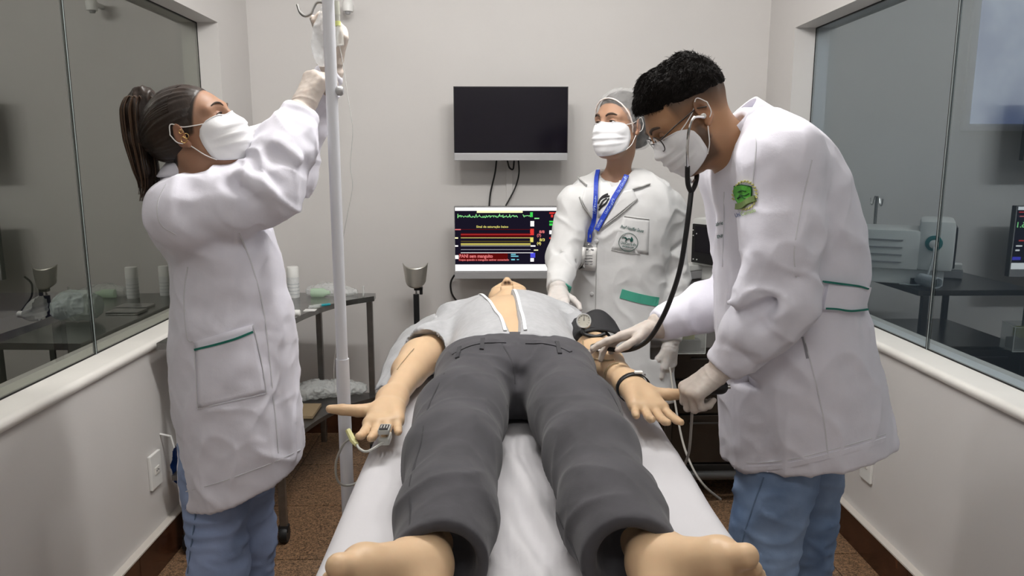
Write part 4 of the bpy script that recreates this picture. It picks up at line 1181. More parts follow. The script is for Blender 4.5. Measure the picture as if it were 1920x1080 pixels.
# stand-up collar round the neck
cp = []
base = NB1+V(.014, -.004, .030)
vs = []; fs = []; n = 30
for j in range(4):
    for i in range(n):
        a = 2*math.pi*i/n; t = j/3
        rr = .066-.006*t; c = base+V(.022*t, 0, .032*t)
        vs.append(c+V(math.cos(a)*rr*1.02, math.sin(a)*rr*1.0, .012*math.cos(a)*-1+ .004*math.sin(a*3)))
for j in range(3):
    for i in range(n):
        if 25 <= i+0 or i < 3: pass
        fs.append((j*n+i, j*n+(i+1) % n, (j+1)*n+(i+1) % n, (j+1)*n+i))
co = build('collar', vs, fs, M_coat, coat); m_ = co.modifiers.new('thickness', 'SOLIDIFY'); m_.thickness = .004
# gloves
def glove(root, wr, D, N, side, curl, back, nm='glove', lab=None, m=None, **kw):
    wr = np.array(wr, float); D = nrm(D)
    lo, hi = wr-.22, wr+.22
    G = Field.around(lo, hi, .0024)
    tips, fr = hand_sdf(G, wr, D, N, side, curl, fore=wr-nrm(back)*-.055 if False else wr+nrm(back)*.05, **kw)
    e = wr+nrm(back)*.020
    G.half(e, nrm(back), .003)
    G.cap(e-nrm(back)*.004, e-nrm(back)*.001, .0355, .0355, .003)
    v, q = G.mesh(1)
    bk = nrm(back)
    def wrk(P):
        t = (P-wr) @ bk; a = np.clip((t+.045)/.05, 0, 1)
        return .0011*ridge(np.stack([t*95, ((P-wr) @ fr[2])*26, ((P-wr) @ fr[1])*16], 1), 4)*a+.0005*vnoise(P*120, 5)
    v = displace(v, q, wrk)
    return build(nm, v, q, m or M_glove, root, label=lab), tips
glove(p1, WR1+cuf*.030, at(602, 118, 1.87)-at(560, 205, 1.83), (.55, .80, -.45), 1, [(55, 60, 40), (60, 65, 40), (62, 65, 40), (62, 65, 40)], -cuf,
      thumb=((.75, .50, .40), (.85, .05, .60), (.55, -.25, .8)))
glove(p1, WL1+cul*.030, (.36, -.10, .92), (-.85, -.45, .30), -1, [(48, 62, 35), (52, 62, 35), (55, 62, 35), (58, 60, 35)], -cul,
      thumb=((.6, .5, .6), (.7, .1, .7), (.7, -.1, .7)))
# jeans
jn, jv, jq = legs(p1, 'jeans', (-.66, 1.83, .80), FT1, M_jean, .085, .066, .060, fwd=(c1, s1), label='light blue jeans')
bj = bvh_of(jv, jq)
ribbon('side_seam', bj, [(368, 955), (362, 1000), (356, 1040), (352, 1075)], .0028, M_jseam, jn, .0003, .001)
# ================================================================== person with the stethoscope
SK2 = (.36, .195, .105)
M_skin2 = mat('skin_tan', SK2, .45, spec=.35, sss=.15, attr='Col', noise=(40, .08), bump=(180, .06, .0006))
M_lid2 = mat('skin_tan_lid', (SK2[0]*.8, SK2[1]*.75, SK2[2]*.75), .5)
M_hair2 = mat('black_hair', (.009, .007, .006), .75, spec=.15, noise=(60, .5), bump=(420, .6, .0015))
p2 = thing('person', (.74, 1.80, 0), 'dark-haired person in glasses and white coat leaning over the dummy with a stethoscope', 'person')
F2 = nrm((-.775, -.03, -.63)); ear2 = at(1319, 208, 1.70)
h2 = Frame((0, 0, 0), F2, (-.63, 0, .775), .97); h2 = Frame(ear2-(h2.F*-.012+h2.L*.079)*.97, F2, (-.63, 0, .775), .97)
NB2 = V(.605, 1.80, 1.505)
B = Field(axis((.20, .32, .012), (.32, .60, .0032), (.60, 1.05, .012)), axis((1.50, 1.68, .012), (1.68, 1.88, .0032), (1.88, 2.10, .012)), axis((.02, 1.46, .014), (1.46, 1.76, .0032)))
head_sdf(B, h2, neck_to=NB2, neck_r=.056, male=True, neck_r2=.066)
B.ell((.70, 1.80, 1.30), (.12, .16, .22), k=.05); B.ell((.80, 1.80, .98), (.12, .15, .16), k=.05)
SL2, SR2 = at(1462, 300, 1.635), V(.625, 1.975, 1.475)
EL2, ER2 = at(1462, 560, 1.60), at(1395, 548, 1.99)
WL2, WR2 = at(1367, 674, 1.655), at(1247, 606, 1.93)
for s_, e_, w_ in ((SL2, EL2, WL2), (SR2, ER2, WR2)): B.chain([s_, e_, w_], [.055, .042, .030], .03)
B.cap(NB2-V(0, 0, .04), SL2, .055, .055, .04); B.cap(NB2-V(0, 0, .04), SR2, .055, .055, .04)
FT2 = [np.array([*at(1425, 1060, 1.72)[:2], 0]), np.array([*at(1520, 1060, 1.92)[:2], 0])]
for f_ in FT2: B.chain([V(.79, 1.81, .84)*.45+V(*f_[:2], .84)*.55, (V(.79, 1.81, .48)*.225+V(*f_[:2], .48)*.775), V(*f_[:2], .08)], [.06, .045, .035], .03)
v, q = B.mesh(1)
def scalp2(l):
    side = np.clip((l[:, 2]-np.interp(l[:, 0], [-.12, -.05, -.015, .02], [-.035, -.030, -.005, .004]))/.062, 0, 1)**.7
    return side*(l[:, 0] < .05)*np.clip((.052-l[:, 0])/.012, 0, 1)*.92
def stub2(l):
    b = np.clip((-.018-l[:, 2])/.03, 0, 1)*np.clip((l[:, 0]-.0)/.015, 0, 1)*np.clip((.10-np.abs(l[:, 2]+.02))/.02, 0, 1)
    sb = np.exp(-((l[:, 0]-.018)/.012)**2)*np.clip((.03-l[:, 2])/.03, 0, 1)*(l[:, 2] > -.06)
    return np.clip(b*.75+sb*.6, 0, .8)*(l[:, 2] > -.135)
build('body', v, q, M_skin2, p2, col=skin_cols(h2, v, SK2, stubble=stub2, scalp=scalp2)); bb2 = bvh_of(v, q); del B
eyes(h2, p2, look=(.85, 0, -.45), lid_mat=M_lid2, open_=.25, brow_th=.0034)
face_mask(h2, p2, bb2, kf=.94)
G = Field.around(h2.c-.18, h2.c+.18, .003)
G.ell(h2(-.016, 0, .042), V(.1035, .0800, .0915)*h2.sc, h2.B, .01)
G.cap(h2(.030, -.028, .094), h2(.062, -.022, .086), .032, .020, .03); G.cap(h2(.030, .028, .094), h2(.062, .022, .086), .032, .020, .03); G.cap(h2(.04, 0, .100), h2(.070, 0, .090), .032, .020, .03)
G.cap(h2(-.055, 0, .095), h2(.03, 0, .102), .036, .034, .03)
G.half(h2(0, 0, .045), -h2.U+h2.F*.25, .004)
G.half(h2(.080, 0, .073), h2.F*.55-h2.U, .004)
v, q = G.mesh(0)
v = displace(v, q, lambda P: .0022*ridge(h2.local(P)*np.array([22, 90, 30]), 3)+.0012*vnoise(P*220, 7))
hair2 = build('hair', v, q, M_hair2, p2)
hn = vnormals(v, q); rr2 = np.random.default_rng(11); lv = h2.local(v)
ok = np.nonzero((((v-h2(-.016, 0, .042)) @ h2.U > .0) | (lv[:, 0] < -.06)) & ((hn @ h2.U) > -.35))[0]
mb = MB()
for i in rr2.choice(ok, 5200):
    n_ = hn[i]; d_ = nrm(h2.F*rr2.uniform(.3, 1.0)+h2.L*rr2.normal(0, .35)-h2.U*.15+rr2.normal(0, .2, 3)); d_ = nrm(d_-n_*(d_ @ n_)+n_*rr2.uniform(.05, .25)); L_ = rr2.uniform(.008, .017)*np.clip((lv[i, 2]-.0)/.08, .35, 1)
    mb.tube([v[i]-n_*.001, v[i]+d_*L_*.55+n_*.001, v[i]+d_*L_-n_*.0012], [.0006, .0005, .0001], 3, False)
mb.build('hair_strands', M_hair2, hair2, True)
# glasses
M_gl = mat('dark_glasses_frame', (.02, .014, .012), .3)
gl = MB()
for s_ in (1, -1):
    c = h2(.107, .034*s_, .000)
    gl.tube([c+(h2.L*math.cos(a)*.0245+h2.U*math.sin(a)*.020-h2.F*abs(math.cos(a))*.004)*h2.sc for a in np.linspace(0, 6.283, 25)], .0014, 6)
    gl.tube([h2(.102, .058*s_, .008), h2(.06, .076*s_, .014), h2(.0, .084*s_, .016), h2(-.022, .086*s_, .004)], .0016, 6)
gl.tube([h2(.110, -.010, .004), h2(.113, 0, .007), h2(.110, .010, .004)], .0014, 6)
glo = gl.build('glasses', M_gl, p2, True)
M_lens = glassmat('lens', (.93, .93, .93), (1, 1, 1), 1.45)
for s_ in (1, -1):
    c = h2(.107, .034*s_, 0); k = 20
    build('lens', [c]+[c+(h2.L*math.cos(a)*.024+h2.U*math.sin(a)*.0195)*h2.sc for a in np.linspace(0, 6.283, k, endpoint=False)], [(0, 1+i, 1+(i+1) % k) for i in range(k)], M_lens, glo)

# coat
F = Field(axis((.36, 1.12, .0058)), axis((1.50, 2.12, .0058)), axis((.60, 1.66, .0058)))
secs = []
for (yy, xl, xr, ry) in ((205, 1395, 1455, .07), (228, 1368, 1505, .125), (255, 1352, 1535, .165), (300, 1350, 1560, .185), (360, 1350, 1586, .190), (430, 1350, 1606, .185), (500, 1346, 1616, .178), (560, 1344, 1616, .172), (640, 1348, 1628, .180), (730, 1352, 1648, .188), (800, 1357, 1662, .192), (870, 1362, 1674, .194), (930, 1365, 1682, .194)):
    a, b = at(xl, yy, 1.80), at(xr, yy, 1.80)
    secs.append((a[2], (a[0]+b[0])/2, 1.80, (b[0]-a[0])/2, ry))
F.loft(secs, .03)
F.cap(NB2+V(.03, 0, -.05), SL2+V(0, 0, -.01), .080, .078, .05); F.cap(NB2+V(.03, 0, -.05), SR2, .080, .078, .05)
F.chain([SL2, SL2*.5+EL2*.5+V(0, -.004, 0), EL2, EL2*.45+WL2*.55+V(.004, -.006, .008), WL2*.88+EL2*.12], [.086, .080, .074, .066, .050], .035)
F.chain([SR2, ER2, ER2*.5+WR2*.5, WR2*.9+ER2*.1], [.080, .068, .058, .048], .035)
def cr(a, b, r_, op='sub', k=.04): F.cap(a+V(0, .014 if op == 'add' else .002, 0), b+V(0, .014 if op == 'add' else .002, 0), r_, r_*.6, k, op)
for (x0, y0, x1, y1, Y, r_, op) in ((1368, 572, 1430, 558, 1.555, .010, 'add'), (1362, 590, 1425, 592, 1.555, .009, 'sub'), (1375, 540, 1400, 480, 1.565, .009, 'sub'), (1395, 545, 1425, 470, 1.56, .008, 'add'), (1345, 650, 1395, 668, 1.585, .008, 'sub'), (1425, 600, 1485, 520, 1.55, .008, 'sub')):
    cr(at(x0, y0, Y), at(x1, y1, Y), r_, op)
cuf2 = nrm(WL2-EL2); F.cap(WL2-cuf2*.034, WL2+cuf2*.012, .046, .043, .006)
cur2 = nrm(WR2-ER2); F.cap(WR2-cur2*.034, WR2+cur2*.012, .045, .042, .006)
F.half(WL2+cuf2*.020, cuf2, .006, box=(WL2-.08, WL2+.08)); F.half(WR2+cur2*.020, cur2, .006, box=(WR2-.08, WR2+.08))
F.cap(NB2+V(-.02, 0, .015), h2(-.03, 0, -.06), .060, .075, .008, 'sub')
F.half(V(.578, 1.75, .735), (.16, -.10, -1), .003)
F.loft([(z, x, y_, rx-.014, ry-.014) for (z, x, y_, rx, ry) in secs if z < .90], .004, 'sub')
# belt gather at the back
bw = at(1625, 548, 1.80)
v, q = F.mesh(1)
def coat2(P):
    lo = np.clip((1.15-P[:, 2])/.4, 0, 1); an = np.arctan2(P[:, 1]-1.80, P[:, 0]-.75)
    dr = .006*ridge(np.stack([an*2.4+P[:, 2]*.5, P[:, 2]*1.2, P[:, 2]*0], 1), 15)*lo
    arm = np.clip((1.66-P[:, 1])/.05, 0, 1)*np.clip((P[:, 2]-.95)/.05, 0, 1)*np.clip((.74-P[:, 0])/.06, 0, 1)*np.clip((1.40-P[:, 2])/.1, .25, 1)
    A = np.stack([P[:, 0]*9+P[:, 2]*12, P[:, 1]*8, P[:, 2]*9-P[:, 0]*12], 1)
    cr_ = .006*ridge(A+vnoise(P*8, 2)[:, None]*.5, 17)*(arm*.8+.10)
    bel = .004*np.sin(an*22)*np.exp(-((P[:, 2]-1.13)/.05)**2)*np.clip((P[:, 0]-.8)/.08, 0, 1)
    gat = -.012*np.exp(-((P[:, 2]-1.165)/.045)**2)*np.clip((P[:, 0]-.82)/.06, 0, 1)
    fl_ = .0016*ridge(P*np.array([13, 13, 9])+vnoise(P*10, 16)[:, None]*.7, 17)*np.clip(vnoise(P*4.1, 18)*1.6+.2, 0, 1)+.0075*crease(np.stack([P[:, 0]*8+P[:, 2]*9, P[:, 1]*8, P[:, 2]*6-P[:, 0]*9], 1)+vnoise(P*7, 12)[:, None]*.5, 51)*(.3+.7*arm)+.0045*crease(np.stack([P[:, 0]*10-P[:, 2]*5, P[:, 1]*10, P[:, 2]*7+P[:, 0]*4], 1), 53)
    return dr+cr_+bel+gat+fl_+.002*vnoise(P*26, 3)+.0025*vnoise(P*np.array([9, 9, 5]), 4)
v = displace(v, q, coat2)
coat = build('coat', v, q, M_coat, p2, label='white lab coat with a green edged back belt and sleeve crest')
bv = bvh_of(v, q)
# back belt: a band with green edges
BP = [(1494, 545), (1520, 551), (1550, 556), (1580, 560), (1605, 562), (1622, 560)]
ribbon('back_belt', bv, BP, .058, M_coat, coat, .004, .004, 26)
ribbon('belt_piping', bv, [(1494, 522), (1520, 525), (1550, 528), (1580, 532), (1605, 536), (1621, 540)], .004, M_green, coat, .008, .003, 26)
ribbon('belt_piping', bv, [(1494, 568), (1520, 573), (1550, 577), (1580, 580), (1605, 581), (1620, 580)], .004, M_green, coat, .008, .003, 26)
ribbon('side_seam', bv, [(1500, 600), (1515, 660), (1530, 720), (1545, 790), (1552, 850)], .0028, M_seam, coat, .0004, .001)
M_slit = mat('pocket_slit', (.28, .28, .31), .9)
ribbon('pocket_slit', bv, [(1497, 606), (1503, 625), (1510, 650), (1514, 672)], .006, M_slit, coat, .0004, .0008)
ribbon('hem', bv, [(1366, 864), (1420, 868), (1480, 862), (1540, 848), (1600, 832), (1660, 814)], .0024, M_seam, coat, .0004, .001)
ribbon('hem', bv, [(1366, 874), (1420, 878), (1480, 872), (1540, 858), (1600, 842), (1660, 824)], .012, M_coat, coat, .0006, .0012)
ribbon('armhole_seam', bv, [(1412, 245), (1418, 262), (1416, 300), (1410, 350)], .0026, M_seam, coat, .0004, .001)
ribbon('sleeve_seam', bv, [(1522, 300), (1500, 400), (1488, 480), (1494, 520)], .0026, M_seam, coat, .0004, .001)
ribbon('front_placket', bv, [(1358, 360), (1357, 430), (1355, 500)], .0026, M_seam, coat, .0004, .001)
# sleeve crest
M_cg = mat('crest_green', (.09, .40, .04), .7, noise=(300, .3)); M_cd = mat('crest_dark_green', (.015, .085, .02), .8)
M_cy = mat('crest_straw', (.55, .53, .20), .8); M_co = mat('crest_olive', (.13, .19, .06), .8); M_cb = mat('crest_blue_thread', (.03, .07, .22), .8); M_cl = mat('crest_lime_thread', (.42, .60, .22), .8)
def poly_on(name, bvh, pts, m, parent, off):
    c = np.mean(pts, 0); P = [c]+[np.array(p, float) for p in pts]; out = []
    for p in P:
        h = hit(bvh, *p)
        if h is None: return None
        out.append(h[0]+h[1]*off)
    n = len(pts)
    return build(name, out, [(0, 1+(i+1) % n, 1+i) for i in range(n)], m, parent, smooth=False)
shield = [(1380, 350), (1392, 347), (1404, 349), (1410, 351), (1411, 358), (1410, 372), (1404, 380), (1396, 384), (1388, 382), (1382, 372), (1379, 360)]
cx_, cy_ = np.mean(shield, 0)
poly_on('crest_border', bv, [(cx_+(x-cx_)*1.12, cy_+(y-cy_)*1.12) for x, y in shield], M_cd, coat, .003)
poly_on('crest_shield', bv, shield, M_cg, coat, .0046)
for pts in ([(1386, 372), (1393, 366), (1399, 367), (1408, 362)], [(1387, 360), (1394, 357), (1402, 358)], [(1390, 366), (1398, 372), (1403, 374)]):
    ribbon('crest_stitch', bv, pts, .0018, M_cd, coat, .0046, .0012)
ribbon('crest_ribbon', bv, [(1379, 388), (1392, 386), (1405, 378), (1418, 372)], .013, M_co, coat, .0046, .002)
for k in range(22):
    a = R(200)-R(14.5)*k; rx_, ry_ = 20.5, 25
    x, yy = 1397+rx_*math.cos(a), 366-ry_*math.sin(a) if k < 22 else 0
    t = a-R(60); e = (x+5*math.cos(t), yy-5*math.sin(t))
    ribbon('crest_laurel', bv, [(x, yy), ((x+e[0])/2+.6, (yy+e[1])/2), e], .0026, M_cy, coat, .0018, .0012, 6, smoothk=0)
text_on('crest_lettering', bv, 'Uni', (1380, 408), (1390, 405), 8, M_cb, coat, bold=.01)
text_on('crest_lettering', bv, 'Cerrado', (1391, 405), (1418, 397), 7.5, M_cl, coat, bold=.01)
# name embroidery on the chest, half hidden
M_tg = mat('green_thread', (.008, .07, .055), .8)
text_on('name_embroidery', bv, 'abriel', (1343, 424), (1359, 420), 7, M_tg, coat, .3, .01)
text_on('name_embroidery', bv, 'ENF', (1346, 447), (1357, 445), 6, M_tg, coat, 0, .01)
# collar
vs = []; fs = []; n = 32
for j in range(5):
    t = j/4
    for i in range(n):
        a = 2*math.pi*i/n
        ax_ = nrm((-.74, 0, .67)); ex = nrm((.67, 0, .74)); ey = np.cross(ax_, ex)
        rr = .092-.012*t
        vs.append(at(1403, 259, 1.80)+ax_*(.056*t)+ex*math.cos(a)*rr+ey*math.sin(a)*rr*.86)
for j in range(4):
    for i in range(n): fs.append((j*n+i, j*n+(i+1) % n, (j+1)*n+(i+1) % n, (j+1)*n+i))
co = build('collar', vs, fs, M_coat, coat); m_ = co.modifiers.new('thickness', 'SOLIDIFY'); m_.thickness = .005
# gloves
glove(p2, WR2+cur2*.032, (-1, .02, -.28), (-.10, -.25, -1), 1, [(2, 8, 8), (4, 12, 10), (14, 28, 18), (20, 32, 20)], -cur2, spread=(2, 0, -2, -4),
      thumb=((.75, .62, .35), (.92, .30, .25), (.95, .10, .20)))
GL2, tipsL = glove(p2, WL2+cuf2*.032, (-.80, -.10, -.55), (.52, .22, -.80), -1, [(62, 75, 40), (66, 78, 40), (70, 80, 40), (72, 78, 40)], -cuf2,
      thumb=((.8, .3, .5), (.75, -.2, .6), (.5, -.4, .8)))
jn, jv, jq = legs(p2, 'jeans', (.79, 1.81, .84), FT2, M_jean2, .105, .078, .070, fwd=(-1, 0), label='washed blue jeans')
bj = bvh_of(jv, jq)
ribbon('side_seam', bj, [(1432, 895), (1412, 950), (1396, 1000), (1388, 1040)], .003, M_jseam, jn, .0003, .001)
# ================================================================== person with the hair net
SK3 = (.36, .21, .138)
M_skin3 = mat('skin_medium', SK3, .45, spec=.35, sss=.2, attr='Col', noise=(40, .06), bump=(180, .06, .0006))
M_lid3 = mat('skin_medium_lid', (SK3[0]*.82, SK3[1]*.76, SK3[2]*.76), .5)
p3 = thing('person', (.47, 2.92, 0), 'person in hair net, white coat and blue lanyard standing behind the bed', 'person')
CX3, CY3 = .470, 2.93
F3 = nrm((-.74, -.665, .10))
h3 = Frame(at(1162, 239, 2.86), F3, (.05, .08, 1), 1.0)
NB3 = V(.472, 2.915, 1.455)
B = Field(axis((.15, .33, .012), (.33, .58, .0032), (.58, .82, .012)), axis((2.50, 2.72, .012), (2.72, 3.0, .0032), (3.0, 3.1, .012)), axis((.02, 1.38, .014), (1.38, 1.78, .0032)))
head_sdf(B, h3, neck_to=NB3-V(0, 0, .02), neck_r=.046)
B.ell((CX3, CY3, 1.24), (.12, .085, .20), k=.05); B.ell((CX3, CY3, .95), (.12, .085, .16), k=.05)
SR3, SL3 = at(1078, 383, 2.88), at(1250, 392, 2.92)
ER3, EL3 = at(1058, 480, 2.83), at(1262, 520, 2.93)
WR3, WL3 = at(1048, 535, 2.66), at(1258, 630, 2.83)
for s_, e_, w_ in ((SR3, ER3, WR3), (SL3, EL3, WL3)): B.chain([s_, e_, w_], [.048, .038, .027], .03)
B.cap(NB3-V(0, 0, .05), SR3, .05, .05, .04); B.cap(NB3-V(0, 0, .05), SL3, .05, .05, .04)
FT3 = [V(.40, 2.95, 0), V(.56, 2.97, 0)]
for f_ in FT3: B.chain([V(CX3, CY3, .84)*.45+V(*f_[:2], .84)*.55, (V(CX3, CY3, .48)*.225+V(*f_[:2], .48)*.775), V(*f_[:2], .08)], [.055, .04, .03], .03)
v, q = B.mesh(1)
def hair3(l): return np.clip((l[:, 2]-(.074-.85*np.clip(.062-l[:, 0], 0, .12)))/.006, 0, 1)*.9
build('body', v, q, M_skin3, p3, col=skin_cols(h3, v, SK3, scalp=hair3)); bb3 = bvh_of(v, q); del B
eyes(h3, p3, look=(1, -.12, .12), lid_mat=M_lid3, open_=.5, brow_th=.0034)
face_mask(h3, p3, bb3)
# hair under the net, then the gathered translucent net
M_net = mat('white_mesh_net', (.80, .80, .80), .6, alpha=.20, bump=(60, .9, .006), bump2=(160, .6, .003), noise=(50, .25))
_nt = M_net.node_tree; _n = _nt.nodes.new('ShaderNodeTexNoise'); _n.noise_type = 'RIDGED_MULTIFRACTAL'; _n.inputs['Scale'].default_value = 26; _n.inputs['Detail'].default_value = 3; _n.inputs['Distortion'].default_value = .8
_tc = _nt.nodes.new('ShaderNodeTexCoord'); _nt.links.new(_tc.outputs['Object'], _n.inputs['Vector'])
_mr = _nt.nodes.new('ShaderNodeMapRange'); _mr.inputs[1].default_value = .45; _mr.inputs[2].default_value = 1.25; _mr.inputs[3].default_value = .22; _mr.inputs[4].default_value = .80
_nt.links.new(_n.outputs['Fac'], _mr.inputs[0]); _nt.links.new(_mr.outputs[0], _nt.nodes['Principled BSDF'].inputs['Alpha'])
M_hair3 = mat('dark_brown_hair', (.022, .014, .010), .5, noise=(50, .4), bump=(90, .6, .003))
def cap_field(gr):
    G = Field.around(h3.c-.19, h3.c+.19, .0034)
    G.ell(h3(-.016, 0, .044), V(.106+gr, .083+gr, .093+gr)*h3.sc, h3.B, .01)
    G.ell(h3(-.090, 0, -.010), V(.056+gr, .062+gr, .072+gr)*h3.sc, h3.B, .03)
    G.half(h3(.083, 0, .090), h3.F*.84-h3.U*.54, .008)
    G.half(h3(-.06, 0, -.072), -h3.U, .02)
    return G
v, q = cap_field(0).mesh(1); v = displace(v, q, lambda P: .003*ridge(h3.local(P)*np.array([18, 60, 18]), 5)); build('hair', v, q, M_hair3, p3)
v, q = cap_field(.010).mesh(1)
v = displace(v, q, lambda P: .004*ridge(h3.local(P)*np.array([22, 22, 26])+vnoise(P*30, 2)[:, None]*.5, 12)+.0015*ridge(P*90, 4))
net = build('hair_net', v, q, M_net, p3, label='translucent white disposable hair net')
# elastic hem of the net along the hairline
M_elas = mat('net_elastic', (.78, .70, .66), .8, bump=(300, .8, .002))
pl = []
for a in np.linspace(-2.3, 2.3, 60):
    # points where the cut plane meets the cap ellipsoid
    t = h3(.083, 0, .090); e1 = h3.L; e2 = nrm(h3.F*.54+h3.U*.84)
    d = e1*math.sin(a)+e2*math.cos(a); best = None
    c0 = h3(-.016, 0, .044); cc = c0+(h3.F*.84-h3.U*.54)*(((t-c0) @ (h3.F*.84-h3.U*.54))/(1.0))
    lo_, hi_ = 0, .2
    for _ in range(30):
        m_ = (lo_+hi_)/2; l = h3.local((cc+d*m_)[None])[0]-np.array([-.016, 0, .044])
        if ((l/np.array([.117, .094, .104]))**2).sum() < 1: lo_ = m_
        else: hi_ = m_
    pl.append(cc+d*(lo_+.001))
MB().tube([p+h3.F*.0012*math.sin(i*2.1) for i, p in enumerate(pl)], .0026, 6).build('elastic_hem', M_elas, net, True)

# coat
phi3 = R(250)                                  # faces the bed and slightly to the left
F = Field(axis((.14, .80, .0056)), axis((2.58, 3.12, .0056)), axis((.50, 1.52, .0056)))
secs = []
fx, fy = math.cos(phi3), math.sin(phi3)
for (yy, xl, xr, rd) in ((318, 1122, 1206, .065), (332, 1092, 1232, .085), (350, 1068, 1256, .105), (385, 1060, 1266, .125), (430, 1064, 1254, .130), (500, 1074, 1244, .115), (560, 1078, 1242, .115), (650, 1066, 1254, .135), (740, 1056, 1264, .150), (830, 1050, 1270, .155), (900, 1046, 1274, .158)):
    a, b = at(xl, yy, CY3), at(xr, yy, CY3); hw = (b[0]-a[0])/2
    ry = math.sqrt(max(hw**2-(rd*fx)**2, .002))/abs(fy)
    secs.append((a[2], (a[0]+b[0])/2, CY3, rd, ry))
F.loft(secs, .03, rot=phi3)
F.cap(NB3-V(0, 0, .075), SR3, .060, .064, .04); F.cap(NB3-V(0, 0, .075), SL3, .060, .064, .04)
F.chain([SR3, ER3, WR3*.9+ER3*.1], [.068, .060, .046], .03)
F.chain([SL3, EL3, WL3*.9+EL3*.1], [.068, .062, .048], .03)
for (x0, y0, x1, y1, Y, r_, op) in ((1040, 470, 1075, 492, 2.765, .010, 'sub'), (1038, 492, 1070, 512, 2.75, .009, 'add'), (1255, 470, 1285, 455, 2.87, .009, 'sub'), (1258, 515, 1284, 500, 2.86, .009, 'sub'), (1256, 555, 1282, 545, 2.84, .008, 'sub')):
    F.cap(at(x0, y0, Y), at(x1, y1, Y), r_, r_*.6, .02, op)
cur3 = nrm(WR3-ER3); cul3 = nrm(WL3-EL3)
F.cap(WL3-cul3*.03, WL3+cul3*.012, .044, .042, .006); F.cap(WR3-cur3*.03, WR3+cur3*.012, .044, .042, .006)
F.half(WL3+cul3*.020, cul3, .006, box=(WL3-.08, WL3+.08)); F.half(WR3+cur3*.020, cur3, .006, box=(WR3-.08, WR3+.08))
F.cap(NB3+V(-.010, -.02, -.03), NB3+V(-.01, -.03, .08), .052, .085, .008, 'sub')
F.half(V(CX3, CY3, .56), (0, 0, -1), .003)
F.loft([(z, x, y_, a-.014, b-.014) for (z, x, y_, a, b) in secs if z < .85], .004, 'sub', rot=phi3)
v, q = F.mesh(1)
def coat3(P):
    lo = np.clip((1.1-P[:, 2])/.4, 0, 1); an = np.arctan2(P[:, 1]-CY3, P[:, 0]-CX3)
    A = np.stack([P[:, 0]*14+P[:, 2]*9, P[:, 1]*9, P[:, 2]*10-P[:, 0]*9], 1)
    arm = np.clip((np.abs(P[:, 0]-CX3)-.15)/.04, 0, 1)
    return .005*ridge(np.stack([an*2.6, P[:, 2]*1.6, P[:, 2]*0], 1), 25)*lo+.0045*ridge(A+vnoise(P*9, 2)[:, None]*.5, 27)*(.2+.8*arm)+.0055*crease(np.stack([P[:, 0]*10+P[:, 2]*7, P[:, 1]*8, P[:, 2]*7-P[:, 0]*7], 1)+vnoise(P*7, 12)[:, None]*.5, 61)+.002*vnoise(P*24, 6)
v = displace(v, q, coat3)
coat = build('coat', v, q, M_coat2, p3, label='white coat with notched lapels and green pocket tops')
bv = bvh_of(v, q)
M_tee = mat('white_tee', (.74, .75, .73), .9); M_teeg = mat('green_tee_collar', (.01, .13, .05), .9); M_print = mat('black_print', (.02, .02, .022), .8); M_undg = mat('green_shirt_edge', (.008, .09, .04), .9)
patch('tee_shirt', bv, [(1124, 334), (1178, 330), (1146, 405), (1122, 408)], 8, 8, M_tee, coat, .0012, .0012)
ribbon('tee_collar', bv, [(1122, 330), (1135, 336), (1152, 338), (1166, 334)], .014, M_teeg, coat, .003, .003)
for pts in ([(1122, 382), (1126, 372), (1134, 366), (1140, 364)], [(1124, 388), (1130, 378), (1138, 372)], [(1123, 394), (1128, 386), (1136, 382), (1142, 372)], [(1124, 376), (1131, 370), (1143, 368)]):
    ribbon('tee_print', bv, pts, .007, M_print, coat, .0034, .0006, 8)
poly3 = [(1138, 388), (1150, 372), (1140, 405), (1124, 420)]
patch('green_shirt_edge', bv, [(1146, 372), (1151, 370), (1128, 416), (1124, 416)], 3, 8, M_undg, coat, .0026, .0008)
# lapels and collar as folded cloth panels with dark fold edges
patch('collar', bv, [(1092, 330), (1119, 312), (1117, 352), (1098, 352)], 5, 6, M_coat2, coat, .006, .004)
patch('collar', bv, [(1188, 306), (1214, 322), (1220, 348), (1172, 358)], 8, 6, M_coat2, coat, .006, .004)
patch('lapel', bv, [(1095, 356), (1117, 350), (1113, 420), (1090, 376)], 6, 10, M_coat2, coat, .005, .004)
patch('lapel', bv, [(1170, 358), (1186, 356), (1194, 374), (1128, 428)], 6, 10, M_coat2, coat, .005, .004)
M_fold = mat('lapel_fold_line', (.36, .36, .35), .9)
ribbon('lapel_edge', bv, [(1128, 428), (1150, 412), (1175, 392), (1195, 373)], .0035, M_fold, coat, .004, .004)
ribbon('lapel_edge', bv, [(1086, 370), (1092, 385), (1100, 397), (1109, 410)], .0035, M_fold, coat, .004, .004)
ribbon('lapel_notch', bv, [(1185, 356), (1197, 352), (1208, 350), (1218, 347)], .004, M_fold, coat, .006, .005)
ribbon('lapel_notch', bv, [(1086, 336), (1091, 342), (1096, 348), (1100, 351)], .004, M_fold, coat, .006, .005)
ribbon('front_edge', bv, [(1122, 425), (1119, 460), (1118, 520), (1117, 560), (1116, 600)], .0035, M_fold, coat, .0005, .0012)
for (x, yy) in ((1119, 452), (1110, 551)):
    h = hit(bv, x, yy); MB().lathe([(.0085, 0), (.0085, .002), (.0065, .0034), (.001, .0034)], n=16, M=Matrix.Translation(Vector(h[0]+h[1]*.001)) @ Vector(h[1]).to_track_quat('Z', 'Y').to_matrix().to_4x4()).build('button', M_coat2, coat, True)
